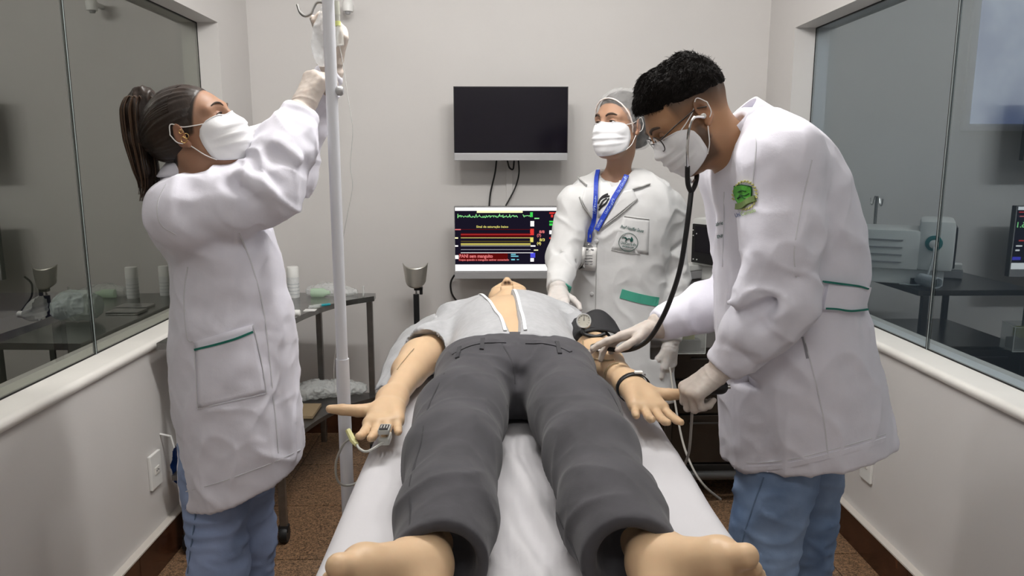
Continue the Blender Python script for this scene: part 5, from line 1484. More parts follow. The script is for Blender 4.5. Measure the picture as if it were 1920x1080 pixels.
# pockets
patch('chest_pocket', bv, [(1170, 404), (1218, 410), (1216, 478), (1146, 468)], 8, 8, M_coat2, coat, .0002, .0005)
ribbon('pocket_stitching', bv, [(1170, 405), (1190, 408), (1217, 411)], .0025, M_fold, coat, .0022, .0008)
ribbon('pocket_stitching', bv, [(1146, 468), (1170, 473), (1200, 476)], .0020, M_fold, coat, .0022, .0008)
M_pg = mat('green_pocket_band', (.06, .34, .24), .8)
ribbon('pocket_band', bv, [(1164, 550), (1185, 556), (1210, 562), (1234, 566)], .036, M_pg, coat, .002, .0015, 14)
ribbon('pocket_band', bv, [(1056, 536), (1062, 540), (1068, 545)], .030, M_pg, coat, .002, .0015, 8)
text_on('name_embroidery', bv, 'Profª Nesiffer Sousa', (1163, 428), (1206, 436), 6.5, M_tg, coat, .35, .012, off=.0034)
h = [hit(bv, 1178+17.5*math.cos(a), 454+17.0*math.sin(a)) for a in np.linspace(0, 6.283, 40)]
MB().tube([p[0]+p[1]*.003 for p in h], .0010, 6).build('round_emblem', M_tg, coat, True)
text_on('emblem_lettering', bv, 'UniCerrado', (1163.5, 457), (1192, 461), 5, M_tg, coat, 0, .012, off=.0034)
text_on('emblem_lettering', bv, 'ENFERMAGEM', (1167, 462.5), (1188, 465.5), 2.6, M_tg, coat, 0, .03, off=.0034)
for pts in ([(1166, 447), (1169, 444), (1173, 446), (1175, 450)], [(1172, 444), (1176, 448), (1172, 452)], [(1176, 448), (1180, 447), (1183, 449)]):
    ribbon('emblem_bird', bv, pts, .0022, M_tg, coat, .003, .0008, 6, smoothk=0)
poly_on('emblem_drop', bv, [(1184, 443), (1187, 449), (1186, 453), (1182, 453), (1181, 449)], M_tg, coat, .0036)
# lanyard, clip and badge
M_lan = mat('blue_lanyard', (.012, .045, .42), .55, bump=(500, .2, .0005)); M_lan_t = mat('lanyard_print', (.45, .58, .85), .6)
lan = ribbon('lanyard', bv, [(1186, 297), (1181, 322), (1160, 360), (1138, 398), (1120, 432)], .019, M_lan, p3, .013, .0022, 30, label='blue printed lanyard')
ribbon('lanyard_strap', bv, [(1122, 322), (1118, 352), (1112, 398), (1109, 432)], .016, M_lan, lan, .011, .0022, 24)
ribbon('lanyard_strap', bv, [(1111, 428), (1109, 436), (1108, 444), (1107, 452)], .016, M_lan, lan, .013, .003, 12)
for (a, b) in (((1137, 400), (1152, 375)), ((1160, 362), (1175, 335)), ((1122, 426), (1131, 412))): text_on('lanyard_lettering', bv, 'UniCerrado', (a[0]+1.8, a[1]+1.2), (b[0]+1.8, b[1]+1.2), 5, M_lan_t, lan, off=.0165)
text_on('lanyard_lettering', bv, 'UniCerrado', (1113, 398), (1116.5, 370), 4.2, M_lan_t, lan, off=.0145)
ribbon('lanyard_buckle', bv, [(1105, 440), (1109, 440.5), (1113, 441)], .012, M_steel, lan, .017, .003, 6)
h = hit(bv, 1108, 461)
MB().tube([h[0]+h[1]*.014+V(math.cos(a)*.010, 0, math.sin(a)*.010) for a in np.linspace(0, 6.283, 20)], .0012, 6).build('ring', M_steel, lan, True)
bd = patch('badge', bv, [(1092, 463), (1120, 464), (1117, 507), (1088, 506)], 3, 3, mat('badge_plastic', (.70, .69, .67), .3), lan, .010, .002, label='white identity badge')
M_bt = mat('badge_print', (.12, .12, .13), .8)
for k, yy in enumerate((478, 483, 488, 493)):
    ribbon('badge_print', bv, [(1093, yy), (1103, yy+.6), (1113, yy+1.2)], .0016, M_bt, bd, .0125, .0006, 6)
for k, (xx, L_) in enumerate(((1094, 5), (1102, 4), (1111, 5))): ribbon('badge_print', bv, [(xx, 467), (xx+L_/2, 467.2), (xx+L_, 467.4)], .004, M_bt, bd, .0125, .0006, 6)
# gloves
M_glove2 = mat('pale_latex_glove', (.58, .545, .52), .45, spec=.4, sss=.1, noise=(60, .06), bump=(120, .25, .0012), bump2=(35, .3, .003))
glove(p3, WL3+cul3*.032, (-.06, -.05, -1), (-.6, .75, .0), -1, [(10, 24, 16), (13, 28, 18), (16, 30, 20), (18, 32, 20)], -cul3, m=M_glove2, spread=(3, 1, -1, -3), r=1.14,
      thumb=((.75, .45, .4), (.9, .2, .35), (.95, .05, .3)))
glove(p3, WR3+cur3*.032, (-.10, -.95, -.25), (.1, .2, -1), 1, [(10, 20, 15)]*4, -cur3, m=M_glove2)
legs(p3, 'trousers', (CX3, CY3, .84), FT3, mat('white_trouser_cotton', (.72, .72, .71), .85, bump=(20, .3, .004)), .095, .07, .062, fwd=(-.3, -.95), label='white trousers')
# ================================================================== screens on the back wall
M_screen_off = mat('dark_screen', (.006, .005, .010), .12, spec=.4)
M_bezel = mat('silver_bezel', (.42, .42, .43), .4, .3)
M_cable = mat('black_cable', (.012, .012, .012), .5)
YS = 3.79
def screen_unit(name, x0, y0, x1, ysc, yb, lab):
    a, b, c = at(x0, y0, YS), at(x1, ysc, YS), at(x1, yb, YS)
    t = thing(name, ((a[0]+b[0])/2, YS+.02, c[2]), lab, 'monitor', 'wall screens')
    MB().box((a[0], YS, c[2]), (b[0], YS+.035, a[2]), bev=.004).build('housing', M_black, t)
    MB().box((a[0], YS-.006, c[2]), (b[0], YS+.001, b[2]), bev=.002).build('lower_bezel', M_bezel, t)
    mb = MB(); w_ = .0035
    mb.box((a[0], YS-.004, b[2]), (a[0]+w_, YS, a[2])); mb.box((b[0]-w_, YS-.004, b[2]), (b[0], YS, a[2])); mb.box((a[0], YS-.004, a[2]-w_), (b[0], YS, a[2]))
    mb.build('bezel_rim', M_bezel if 'lit' in lab else M_black, t)
    s = MB().box((a[0]+w_, YS-.0025, b[2]), (b[0]-w_, YS-.0005, a[2]-w_)).build('screen', M_screen_off, t)
    MB().box(((a[0]+b[0])/2-.06, YS+.03, (a[2]+c[2])/2-.08), ((a[0]+b[0])/2+.06, YB, (a[2]+c[2])/2+.08), bev=.004).build('wall_mount', M_black, t)
    return t, s
tv, _s = screen_unit('wall_monitor', 850, 162, 1064, 287, 301, 'black switched-off screen with silver lower edge, higher of the two')
mo, scr = screen_unit('wall_monitor', 851, 387, 1064, 508, 522, 'lit screen showing vital sign curves, below the black one')
E_ = {k: glow('screen_'+k, c, s) for k, (c, s) in dict(white=((1, .98, .96), 1.15), cream=((1, .98, .55), 1.0), green=((.06, .75, .10), .9), lime=((.35, 1, .35), 1.0), red=((1, .06, .05), .75), dred=((.30, .012, .012), .35), pink=((1, .25, .25), .8), yellow=((.95, .85, .22), .85), dyel=((.30, .23, .03), .5), grey=((.55, .55, .6), .6), blue=((.10, .10, .9), .8), cyan=((.25, .75, .9), .8), dark=((.010, .008, .018), 1.0)).items()}
def sp(x, y, d=0.0): return at(x, y, YS-.0035-d)
def srect(x0, y0, x1, y1, e, d=0.0, nm='readout'):
    a, b = sp(x0, y0, d), sp(x1, y1, d)
    return MB().box((a[0], a[1], b[2]), (b[0], a[1]+.0006, a[2])).build(nm, E_[e], scr)
def stext(s, x, y, h, e, wdt=None, bold=.015, nm='screen_lettering', d=.0008):
    vs, fs = text_mesh(s, 0, bold); k = h/.72; sx = k if wdt is None else wdt/vs[:, 0].max()
    return build(nm, [sp(x+v[0]*sx, y-v[1]*k, d) for v in vs], fs, E_[e], scr, smooth=False)
def sline(pts, wpx, e, nm='trace', d=.0004):
    vs = []; fs = []
    P = np.array(pts, float); T_ = np.gradient(P, axis=0); N_ = np.stack([-T_[:, 1], T_[:, 0]], 1); N_ /= np.linalg.norm(N_, axis=1)[:, None]
    for p, n in zip(P, N_): vs += [sp(*(p+n*wpx/2), d), sp(*(p-n*wpx/2), d)]
    for i in range(len(P)-1): fs.append((2*i, 2*i+1, 2*i+3, 2*i+2))
    return build(nm, vs, fs, E_[e], scr, smooth=False)
srect(853, 389, 1062.5, 507, 'dark', -.0004, 'screen_backlight')
srect(853, 389, 1062.5, 395, 'white'); srect(894, 395, 980, 399, 'cream'); srect(853, 496, 1062.5, 507.5, 'white', nm='task_bar')
r3 = random.Random(3)
sline([(858.5+i*.9, 406+(5 if i % 7 == 3 else 0)*-.6+r3.uniform(-2.4, 2.4)) for i in range(126)], 1.0, 'lime'); sline([(980+i, 405+r3.uniform(-2.5, 2.5)) for i in range(15)], 1.0, 'lime')
sline([(858.5, 401), (858.5, 409)], 1.2, 'lime')
stext('Sinal de saturação baixo', 893, 427, 4.2, 'yellow', 60)
for (yy, e, x1) in ((430.3, 'dred', 995), (437.6, 'dred', 995), (439.6, 'red', 994), (443.5, 'dred', 995), (446, 'yellow', 995), (452.5, 'dyel', 995), (456.8, 'yellow', 995), (459, 'yellow', 995), (461.3, 'grey', 995), (468, 'grey', 995), (474, 'white', 1000)):
    sline([(864, yy), (930, yy), (x1, yy)], 1.1 if e != 'white' else 1.0, e)
srect(864, 439.5, 994, 443.5, 'dred', .0001); srect(864, 456, 994, 459.5, 'dyel', .0001)
for (x, yy, w_, h_, e) in ((853, 429.5, 11, 2, 'pink'), (853, 445, 6, 2.5, 'cream'), (853, 460, 6, 2.5, 'white'), (994, 398, 5, 9, 'green'), (1002, 408.5, 9, 2, 'lime'), (994.5, 414.5, 7, 10, 'white'), (994, 429, 7, 12, 'red'), (994, 445, 6, 9, 'yellow'), (995, 460, 9, 2.5, 'white'), (1001, 468, 8, 2, 'cream'), (994.5, 474, 9, 9, 'blue'), (994.5, 484, 6.5, 6.5, 'white'), (1030, 398, 9, 3, 'red'), (1033, 402.5, 4, 5, 'red'), (1030, 414, 9, 3, 'green'), (1030, 419, 6, 4, 'green'), (1030, 432, 7, 7, 'white'), (1030, 445, 8, 3, 'red'), (958, 476, 9, 2, 'cyan'), (958, 479.5, 14, 2, 'cyan'), (958.5, 485.5, 7, 2.5, 'cyan'), (969, 486, 4, 1.5, 'cyan'), (853, 478.5, 7, 7, 'white'), (1040, 398, 20, 2, 'red'), (1048, 406, 10, 2, 'pink'), (1040, 452, 14, 2.5, 'red'), (1046, 462, 12, 2.5, 'white'), (1050, 470, 8, 3, 'white'), (1046, 484, 16, 6, 'blue')):
    srect(x, yy, x+w_, yy+h_, e, .0003)
srect(860, 475.5, 952, 489.5, 'dred', -.0001)
stext('PANI sem manguito', 861, 483, 6.2, 'pink', 63, .03)
stext('Toque quando o manguito estiver conectado', 859.5, 488.7, 3.4, 'pink', 95, .03)
stext('8/8', 1011, 437, 5, 'pink', 10, .03); stext('(7)', 1006.5, 443.5, 5, 'pink', 8, .03); stext('8/3', 1011.5, 452, 5, 'yellow', 10, .03); stext('(4)', 1006.5, 458.5, 5, 'yellow', 8, .03)
stext('36.1', 1036, 428, 10.5, 'lime', 25, .02)
# cables and conduit
def cable(name, pts, r_, m, lab, cat='cable', parent=None, n=8, grp=None):
    o = MB().tube(spline(pts, n), r_, 8).build(name, m, parent, True)
    if parent is None: tag(o, lab, cat, grp)
    return o
cable('monitor_cable', [at(931, 300, 3.93), at(928, 325, 3.95), at(920, 360, 3.97), at(917, 388, 3.96)], .0045, M_cable, 'black cable hanging on the left between the two screens')
cable('monitor_cable', [at(972, 300, 3.93), at(973, 325, 3.95), at(966, 352, 3.97), at(948, 386, 3.96)], .004, M_cable, 'black cable slanting on the right between the two screens')
cable('monitor_cable', [at(951, 300, 3.93), at(955, 314, 3.95), at(962, 317, 3.95), at(964, 301, 3.93)], .0045, M_cable, 'short black cable loop under the upper screen')
cable('monitor_cable', [at(852, 516, 3.95), at(846, 527, 3.97), at(845, 540, 3.97), at(850, 556, 3.97), at(870, 580, 3.97)], .005, M_cable, 'black cable drooping from the lower left corner of the lit screen')
cdt = MB().box((at(949, 300, YB)[0], YB-.012, at(950, 388, YB)[2]-.3), (at(961, 300, YB)[0], YB, at(950, 300, YB)[2]+.1), bev=.002).build('cable_conduit', M_wall, None)
tag(cdt, 'white vertical cable conduit on the wall between the screens', 'conduit')
# security camera
c = at(652, 10, 3.9); t = thing('security_camera', (c[0], YB, c[2]), 'small white security camera high on the back wall', 'camera')
MB().lathe([(.026, -.03), (.028, -.005), (.028, .012), (.020, .024), (.006, .027)], c, 20).build('camera_body', M_white, t, True)
MB().lathe([(.012, -.042), (.016, -.030)], c, 16).build('lens', M_bezel, t, True)
MB().box((c[0]-.012, 3.91, c[2]-.004), (c[0]+.012, YB, c[2]+.016), bev=.003).build('wall_bracket', M_white, t)

# ================================================================== arm support on its post
ax, az, ay = at(780, 515, 3.84)[0], at(780, 515, 3.84)[2], 3.82
t = thing('arm_support', (ax, ay, 0), 'steel trough arm rest on a black post by the back wall', 'arm rest')
M_trough = mat('satin_steel', (.60, .58, .53), .32, .85)
vs = []; fs = []; n = 21; mm = 12
for j in range(mm+1):
    tt = j/mm
    for i in range(n):
        a = -1.25+2.5*i/(n-1)
        d = .020+.105*tt; x = .066*math.sin(a)/math.sin(1.25); dep = .060*(1-math.cos(a))
        edge = 1-.55*(1-tt)**2*abs(a/1.25)**2
        vs.append((ax+x*(.80+.2*tt), ay-.045+dep, az-.062+.105*tt+.022*(abs(a)/1.25)**2*tt+.030*(1-tt)*(abs(a)/1.25)**2))
for j in range(mm):
    for i in range(n-1): fs.append((j*n+i, j*n+i+1, (j+1)*n+i+1, (j+1)*n+i))
o = build('trough', vs, fs, M_trough, t); md = o.modifiers.new('thickness', 'SOLIDIFY'); md.thickness = .003
MB().tube([(ax+.002, ay-.01, .04), (ax+.002, ay-.01, az-.098)], .0155, 12).build('post', M_black, t, True)
MB().tube([(ax+.002, ay-.01, az-.10), (ax+.002, ay-.01, az-.05)], .005, 8).build('rod', M_steel, t, True)
MB().box((ax-.008, ay-.02, az-.078), (ax+.036, ay+.01, az-.060), bev=.003).build('clamp', M_black, t)
MB().box((ax+.020, ay-.02, az-.100), (ax+.036, ay-.004, az-.066), bev=.003).build('clamp_lever', M_black, t)
b = MB()
for k in range(3):
    a = R(90+120*k); b.tube([(ax, ay-.01, .07), (ax+.15*math.cos(a), ay-.01+.14*math.sin(a)*.9, .02)], .011, 8)
b.build('tripod_base', M_black, t, True)

# ================================================================== crescent instrument table, left rear
TZ = .85
t = thing('instrument_table', (-.95, 3.15, 0), 'steel crescent-shaped instrument table on castors by the left wall', 'table')
def crescent(inset=0.0):
    out = [(-1.235+inset, 2.64+inset), (-.84-inset, 2.66+inset)]
    arc = spline([V(-.84, 2.66, 0), V(-.845, 2.85, 0), V(-.85, 3.05, 0), V(-.81, 3.25, 0), V(-.73, 3.44, 0), V(-.60, 3.58, 0)], 6)
    out += [(p[0]-inset, p[1]) for p in arc[1:]]
    out += [(-.605-inset, 3.66-inset), (-1.235+inset, 3.70-inset)]
    return out
MB().prism(crescent(), TZ-.025, TZ).build('table_top', mat('table_steel', (.30, .30, .29), .25, .9, noise=(25, .2)), t)
MB().prism(crescent(.01), .315, .335).build('lower_shelf', M_dsteel, t)
for (x, yy) in ((-1.20, 2.70), (-.80, 2.765), (-.630, 3.62), (-1.20, 3.66), (-.90, 3.69)):
    lx = x if yy > 2.8 else x-.05*(x > -1)
    MB().box((lx-.014, yy-.014, .06), (lx+.014, yy+.014, TZ-.02), bev=.003).build('leg', M_dsteel, t)
    if not (x == -.90):
        cc = MB(); cc.lathe([(.030, -.016), (.034, -.008), (.034, .008), (.030, .016)], n=18, M=Matrix.Translation((lx, yy, .034)) @ Matrix.Rotation(R(90), 4, 'Y')); cc.box((lx-.02, yy-.015, .045), (lx+.02, yy+.015, .075), bev=.004)
        cc.build('caster', M_rubber, t, 'auto')
# things on the table
def canister(x, yy, h_, r_, lab):
    t = thing('spray_can', (x, yy, TZ), lab, 'can', 'white spray cans')
    MB().lathe([(r_*.96, 0), (r_, .004), (r_, h_*.62), (r_*.96, h_*.66)], (x, yy, TZ), 24).build('can_body', mat('white_can_print', (.74, .75, .75), .35, noise=(70, .12)), t, True)
    MB().lathe([(r_*1.01, h_*.66), (r_*1.01, h_*.97), (r_*.93, h_)], (x, yy, TZ), 24).build('cap', M_white, t, True)
    for k in range(4): MB().lathe([(r_*1.004, h_*(.10+.11*k)), (r_*1.004, h_*(.13+.11*k))], (x, yy, TZ), 24).build('print_band', mat('grey_print', (.50, .52, .54), .5), t, True)
canister(-.985, 3.56, .150, .028, 'white spray can on the steel table, beside the coat in view')
canister(-1.11, 3.63, .145, .026, 'white spray can on the steel table close to the left window')
M_clear = mat('clear_plastic_film', (.85, .88, .88), .12, spec=.6, alpha=.30, bump=(28, 1.0, .02), bump2=(70, .8, .008))
M_clearg = mat('clear_green_bottle', (.55, .80, .55), .1, alpha=.45)
def film(name, pts, rs, lab, flat=.5, m=None, cat='bag', seed=1):
    lo, hi = box_of(pts, max(rs)+.03); G = Field.around(lo, hi, .004); G.chain(pts, rs, .03, flat=(V(0, 0, 1), flat)); G.half((0, 0, min(p[2] for p in pts)-max(rs)*flat*.8), (0, 0, -1), .004)
    v, q = G.mesh(1); v = displace(v, q, lambda P: .006*ridge(P*32, seed)+.003*ridge(P*70, seed+1))
    o = build(name, v, q, m or M_clear, None); return tag(o, lab, cat)
film('plastic_bag', [(-.905, 3.60, TZ+.024), (-.84, 3.61, TZ+.028), (-.78, 3.62, TZ+.022), (-.70, 3.61, TZ+.018)], [.028, .036, .030, .016], 'crumpled clear plastic bag at the far end of the steel table', .8, seed=4)
o = MB().lathe([(.020, 0), (.022, .005), (.022, .06), (.012, .075), (.010, .09)], (0, 0, 0), 16, M=Matrix.Translation((-.90, 3.56, TZ+.022)) @ Matrix.Rotation(R(90), 4, 'Y')).build('small_bottle', M_clearg, None, True); tag(o, 'small green tinted bottle lying beside the white spray can', 'bottle')
MB_ = film('silicone_resuscitator', [(-1.06, 3.01, TZ+.065), (-.98, 3.02, TZ+.065)], [.062, .062], 'pale translucent silicone resuscitator balloon on the steel table', 1.0, mat('silicone', (.62, .70, .68), .25, alpha=.75), 'resuscitator', 9)
t = thing('oxygen_reservoir', (-.84, 2.98, TZ), 'clear ribbed reservoir bag with white collar hanging over the table edge', 'reservoir bag')
vs = []; fs = []; n = 40; k = 16
for j in range(k+1):
    tt = j/k; r_ = .052*(1-.72*tt**2)+.004
    for i in range(n):
        a = 2*math.pi*i/n; rr = r_*(1+.09*math.sin(a*13)*(1-tt*.6))
        vs.append(at(520+32*tt, 576+11*tt, 2.98)+V(0, math.cos(a)*rr, math.sin(a)*rr*.85))
for j in range(k):
    for i in range(n): fs.append((j*n+i, j*n+(i+1) % n, (j+1)*n+(i+1) % n, (j+1)*n+i))
build('ribbed_bag', vs, fs, mat('ribbed_clear_plastic', (.80, .82, .80), .15, alpha=.5), t)
MB().lathe([(.013, 0), (.014, .004), (.014, .020), (.010, .024)], (0, 0, 0), 16, M=Matrix.Translation(Vector(at(552, 587, 2.98))) @ Matrix.Rotation(R(90), 4, 'Y')).build('collar', M_white, t, True)
t = thing('syringe_pack', (-.80, 3.27, TZ), 'small clear syringe with teal plunger on the steel table', 'syringe')
MB().tube([(-.835, 3.25, TZ+.012), (-.79, 3.285, TZ+.012)], .008, 10).build('barrel', M_clear, t, True)
MB().tube([(-.79, 3.285, TZ+.012), (-.755, 3.31, TZ+.012)], .006, 10).build('plunger', mat('teal_plastic', (.01, .30, .36), .4), t, True)
MB().box((-.85, 3.21, TZ), (-.80, 3.25, TZ+.003), M=None).build('label_card', M_white, t)
t = thing('clear_needle_case', (-.655, 3.60, TZ), 'slim upright clear tube at the far corner of the steel table', 'tube')
MB().tube([(-.655, 3.60, TZ), (-.655, 3.60, TZ+.05)], .005, 8).build('case', M_clear, t, True)
film('shelf_bag', [(-1.02, 3.50, .375), (-.90, 3.56, .385), (-.78, 3.60, .38), (-.70, 3.62, .37)], [.06, .065, .06, .04], 'puffy clear plastic bag on the lower shelf of the steel table', .6, mat('milky_film', (.80, .83, .82), .2, alpha=.55, bump=(28, 1.0, .02)), seed=14)
o = MB().box((-.995, 3.26, .337), (-.845, 3.44, .352), Matrix.Translation((0, 0, 0)), .002).build('cardboard_box', mat('brown_card', (.36, .27, .16), .8), None); tag(o, 'flat brown cardboard box on the lower shelf of the steel table', 'box')
for k in range(2):
    o = MB().box((-1.20+.02*k, 3.15+.12*k, TZ+.0), (-1.06+.02*k, 3.24+.12*k, TZ+.012), bev=.003).build('steel_tray', M_steel, None)
    tag(o, ('small steel tray by the left window, nearer to the resuscitator', 'small steel tray by the left window, nearer to the spray cans')[k], 'tray', 'small steel trays')
# IV line tail on the table is part of the drip set below
# blue pouch on the left wall
G = Field.around((-1.28, 2.70, .25), (-1.13, 2.92, .56), .004)
bp = atx(331, 888, -1.225)
G.chain([bp+V(0, 0, -.015), bp+V(0, 0, .03), bp+V(.0, 0, .075), bp+V(0, 0, .11)], [.030, .027, .014, .007], .02, flat=(V(1, 0, 0), .75))
v, q = G.mesh(1); v = displace(v, q, lambda P: .003*ridge(P*40, 3)); t = thing('hanging_bulb', (XL, bp[1], bp[2]), 'dark blue rubber bulb hanging low on the left wall', 'bulb')
build('bulb', v, q, mat('blue_rubber', (.006, .035, .16), .4), t)
MB().tube([bp+V(0, 0, .105), bp+V(-.01, 0, .15), V(XL-.001, bp[1], bp[2]+.16)], .004, 8).build('hose', M_white, t, True)

# ================================================================== drip stand and drip
PX, PY = at(633, 450, 1.78)[0], 1.78
t = thing('drip_stand', (PX, PY, 0), 'white drip pole with hooks standing beside the bed', 'drip stand')
M_pole = mat('pole_enamel', (.66, .67, .71), .3, spec=.5)
MB().tube([(PX, PY, .10), (PX, PY, 1.02)], .0165, 16).build('lower_tube', M_pole, t, True)
MB().tube([(PX, PY, 1.0), (PX, PY, 2.04)], .0140, 16).build('pole', M_pole, t, True)
for s_, zc in ((-1, 1.855), (1, 1.905)):
    hp = [V(PX, PY, zc), V(PX+s_*.024, PY, zc+.002), V(PX+s_*.034, PY, zc-.010), V(PX+s_*.040, PY, zc-.022), V(PX+s_*.052, PY, zc-.028), V(PX+s_*.064, PY, zc-.020), V(PX+s_*.070, PY, zc-.002)]
    MB().tube(spline(hp, 5), .0032, 8).build('hook', M_steel, t, True)
MB().lathe([(.009, 0), (.011, .003), (.011, .013), (.008, .017)], (0, 0, 0), 14, M=Matrix.Translation((PX+.010, PY, 1.662)) @ Matrix.Rotation(R(90), 4, 'Y')).build('clamp_knob', M_bezel, t, True)
b = MB()
for k in range(5):
    a = R(20+72*k); e = (PX+.24*math.cos(a), PY+.24*math.sin(a))
    MB().tube([(PX, PY, .12), (PX+.12*math.cos(a), PY+.12*math.sin(a), .085), (*e, .07)], .012, 8).build('foot', M_pole, t, True)
    MB().lathe([(.024, -.010), (.027, -.005), (.027, .005), (.024, .010)], n=16, M=Matrix.Translation((*e, .027)) @ Matrix.Rotation(R(90), 4, 'Y')).build('caster', M_rubber, t, True)
# drip bag with chamber and line
DY = 1.90
t = thing('drip_bag', at(625, 100, DY), 'clear infusion bag with drip chamber held up by gloved hands', 'infusion bag')
G = Field.around(at(590, 125, DY)-.05, at(640, 0, DY)+.09, .0034)
G.chain([at(604, 112, DY), at(607, 85, DY), at(612, 55, DY), at(618, 20, DY)], [.018, .026, .027, .022], .02, flat=(V(0, 1, 0), .5))
v, q = G.mesh(1); v = displace(v, q, lambda P: .0015*ridge(P*55, 3)); build('bag', v, q, mat('infusion_bag_film', (.82, .84, .86), .12, alpha=.45, bump=(60, .8, .006)), t)
Y2 = 1.845
MB().tube([at(631, 2, Y2), at(632, 28, Y2)], [.0065, .0075], 12).build('bag_port', mat('port_plastic', (.55, .56, .48), .3, alpha=.8), t, True)
MB().tube([at(632, 28, Y2), at(632.5, 40, Y2)], .0068, 12).build('spike', mat('port_grey', (.42, .42, .38), .4), t, True)
MB().tube([at(632, 40, Y2), at(632.5, 49, Y2)], .0085, 12).build('chamber_collar', mat('lime_plastic', (.62, .66, .25), .4), t, True)
MB().tube([at(636, 48, Y2), at(638.5, 85, Y2)], .0085, 12).build('drip_chamber', mat('chamber_plastic', (.8, .8, .76), .1, alpha=.35), t, True)
MB().tube([at(633, 85, Y2), at(641, 84, Y2)], .0022, 8).build('chamber_base', M_white, t, True)
M_line = mat('clear_tubing', (.72, .72, .70), .2, alpha=.7)
cable('drip_line', [at(637, 86, Y2), at(645, 130, 1.84), at(652, 180, 1.83), at(661, 235, 1.82), at(660, 270, 1.82), at(657, 310, 1.82), at(661, 350, 1.82), at(652, 400, 1.82), at(643, 450, 1.83), at(634, 520, 1.85), at(628, 585, 1.87), at(632, 630, 1.87), at(626, 690, 1.87), at(630, 735, 1.87), at(645, 770, 1.86), at(657, 775, 1.80)], .0009, M_line, '', parent=t)

# ================================================================== pulse oximeter on the dummy's hand
oc = np.array(t1[2])+V(0, .004, 0)
t = thing('pulse_oximeter', oc-V(0, 0, .02), 'grey finger clip oximeter with yellow-tagged cable on the dummy hand', 'oximeter')
M_ox = mat('oximeter_grey', (.42, .42, .39), .4)
o = MB().box(oc+V(-.0125, -.020, -.016), oc+V(.0125, .024, .000), bev=.004).build('lower_shell', M_ox, t); MB().box(oc+V(-.0125, -.020, .008), oc+V(.0125, .020, .020), bev=.004).build('upper_shell', M_ox, t)
MB().box(oc+V(-.0095, -.0185, .0195), oc+V(.0095, .010, .0212)).build('display', M_black, t)
for k in range(3): MB().box(oc+V(-.006+.006*k-.0012, -.012, .0213), oc+V(-.006+.006*k+.0012, .006, .0218)).build('display_bar', M_ox, t)
cab = cable('cable', [oc+V(0, -.018, -.008), at(690, 846, 1.49), at(675, 842, 1.50), at(668, 832, 1.52), at(660, 822, 1.54), at(643, 835, 1.57), at(630, 868, 1.60), at(632, 898, 1.62), at(645, 910, 1.64), at(668, 905, 1.68), at(690, 880, 1.72)], .0028, mat('grey_cable', (.45, .45, .42), .5), '', parent=t)
MB().tube([at(652, 806, 1.545), at(662, 826, 1.53), at(669, 834, 1.515)], [.006, .007, .005], 8).build('cable_tag', mat('pale_yellow_tag', (.62, .60, .30), .5), t, True)
# wristband
wc = np.array(AR[2])+V(.004, -.012, 0); wd = nrm(np.array(AR[2])-np.array(AR[1])); e1 = nrm(np.cross(wd, (0, 0, 1))); e2 = np.cross(e1, wd)
t = thing('wristband', wc, 'black studded strap around the dummy wrist', 'wristband')
vs = []; fs = []; n = 28
for j, dd in enumerate((-.0085, .0085)):
    for i in range(n):
        a = 2*math.pi*i/n; vs.append(wc+wd*dd+(e1*math.cos(a)*.0435+e2*math.sin(a)*.0385))
for i in range(n): fs.append((i, (i+1) % n, n+(i+1) % n, n+i))
o = build('strap', vs, fs, M_rubber, t); md = o.modifiers.new('thickness', 'SOLIDIFY'); md.thickness = .0025; md.offset = 1
for k, a in enumerate((R(110), R(128))):
    MB().lathe([(.0025, 0), (.0025, .004), (.0015, .005)], n=10, M=Matrix.Translation(Vector(wc+(e1*math.cos(a)*.0445+e2*math.sin(a)*.0395))) @ Vector(e1*math.cos(a)+e2*math.sin(a)).to_track_quat('Z', 'Y').to_matrix().to_4x4()).build('stud', M_steel, t, True)
MB().box(wc+V(.002, -.006, .038), wc+V(.022, .010, .0425), bev=.001).build('label_tag', M_white, t)

# ================================================================== blood pressure cuff, gauge, hoses, bulb
t = thing('blood_pressure_cuff', (.27, 2.16, BZ), 'black blood pressure cuff wrapped on the dummy arm with loose flap', 'cuff')
G = Field.around((.12, 2.0, BZ), (.52, 2.36, 1.12), .0045)
a0, a1 = V(.262, 2.25, Z0+.082), V(.279, 2.115, Z0+.083)
G.cap(a0, a1, .071, .069, .006)
G.half(a0, a0-a1, .004); G.half(a1, a1-a0, .004); G.half((0, 0, Z0+.002), (0, 0, -1), .003)
v, q = G.mesh(1); v = displace(v, q, lambda P: .003*ridge(P*26, 3)); M_nyl = mat('black_nylon', (.012, .012, .014), .7, bump=(240, .4, .001))
build('sleeve', v, q, M_nyl, t)
vs = []; fs = []; nu, nv = 12, 8
for j in range(nv+1):
    for i in range(nu+1):
        u, vv_ = i/nu, j/nv
        p0_ = at(1098, 590, 2.22)*(1-vv_)+at(1088, 628, 2.10)*vv_; p1_ = at(1152, 598, 2.22)*(1-vv_)+at(1168, 626, 2.12)*vv_
        vs.append(p0_*(1-u)+p1_*u+V(0, 0, .022*math.sin(u*3.1)*(1-.4*vv_)-.012*u*u))
for j in range(nv):
    for i in range(nu): p = j*(nu+1)+i; fs.append((p, p+1, p+nu+2, p+nu+1))
o = build('flap', vs, fs, M_nyl, t); md = o.modifiers.new('thickness', 'SOLIDIFY'); md.thickness = .004
gp = at(1095, 602, 2.085)
gd = nrm(CP-gp+V(0, 0, .3))
t2_ = thing('pressure_gauge', gp-V(0, 0, .03), 'small round steel pressure gauge clipped on the black cuff', 'gauge')
Mx = Matrix.Translation(Vector(gp)) @ Vector(gd).to_track_quat('Z', 'Y').to_matrix().to_4x4()
MB().lathe([(.021, -.012), (.0225, -.006), (.0225, .004), (.0205, .007), (.019, .007), (.019, .003)], n=28, M=Mx).build('case', M_steel, t2_, True)
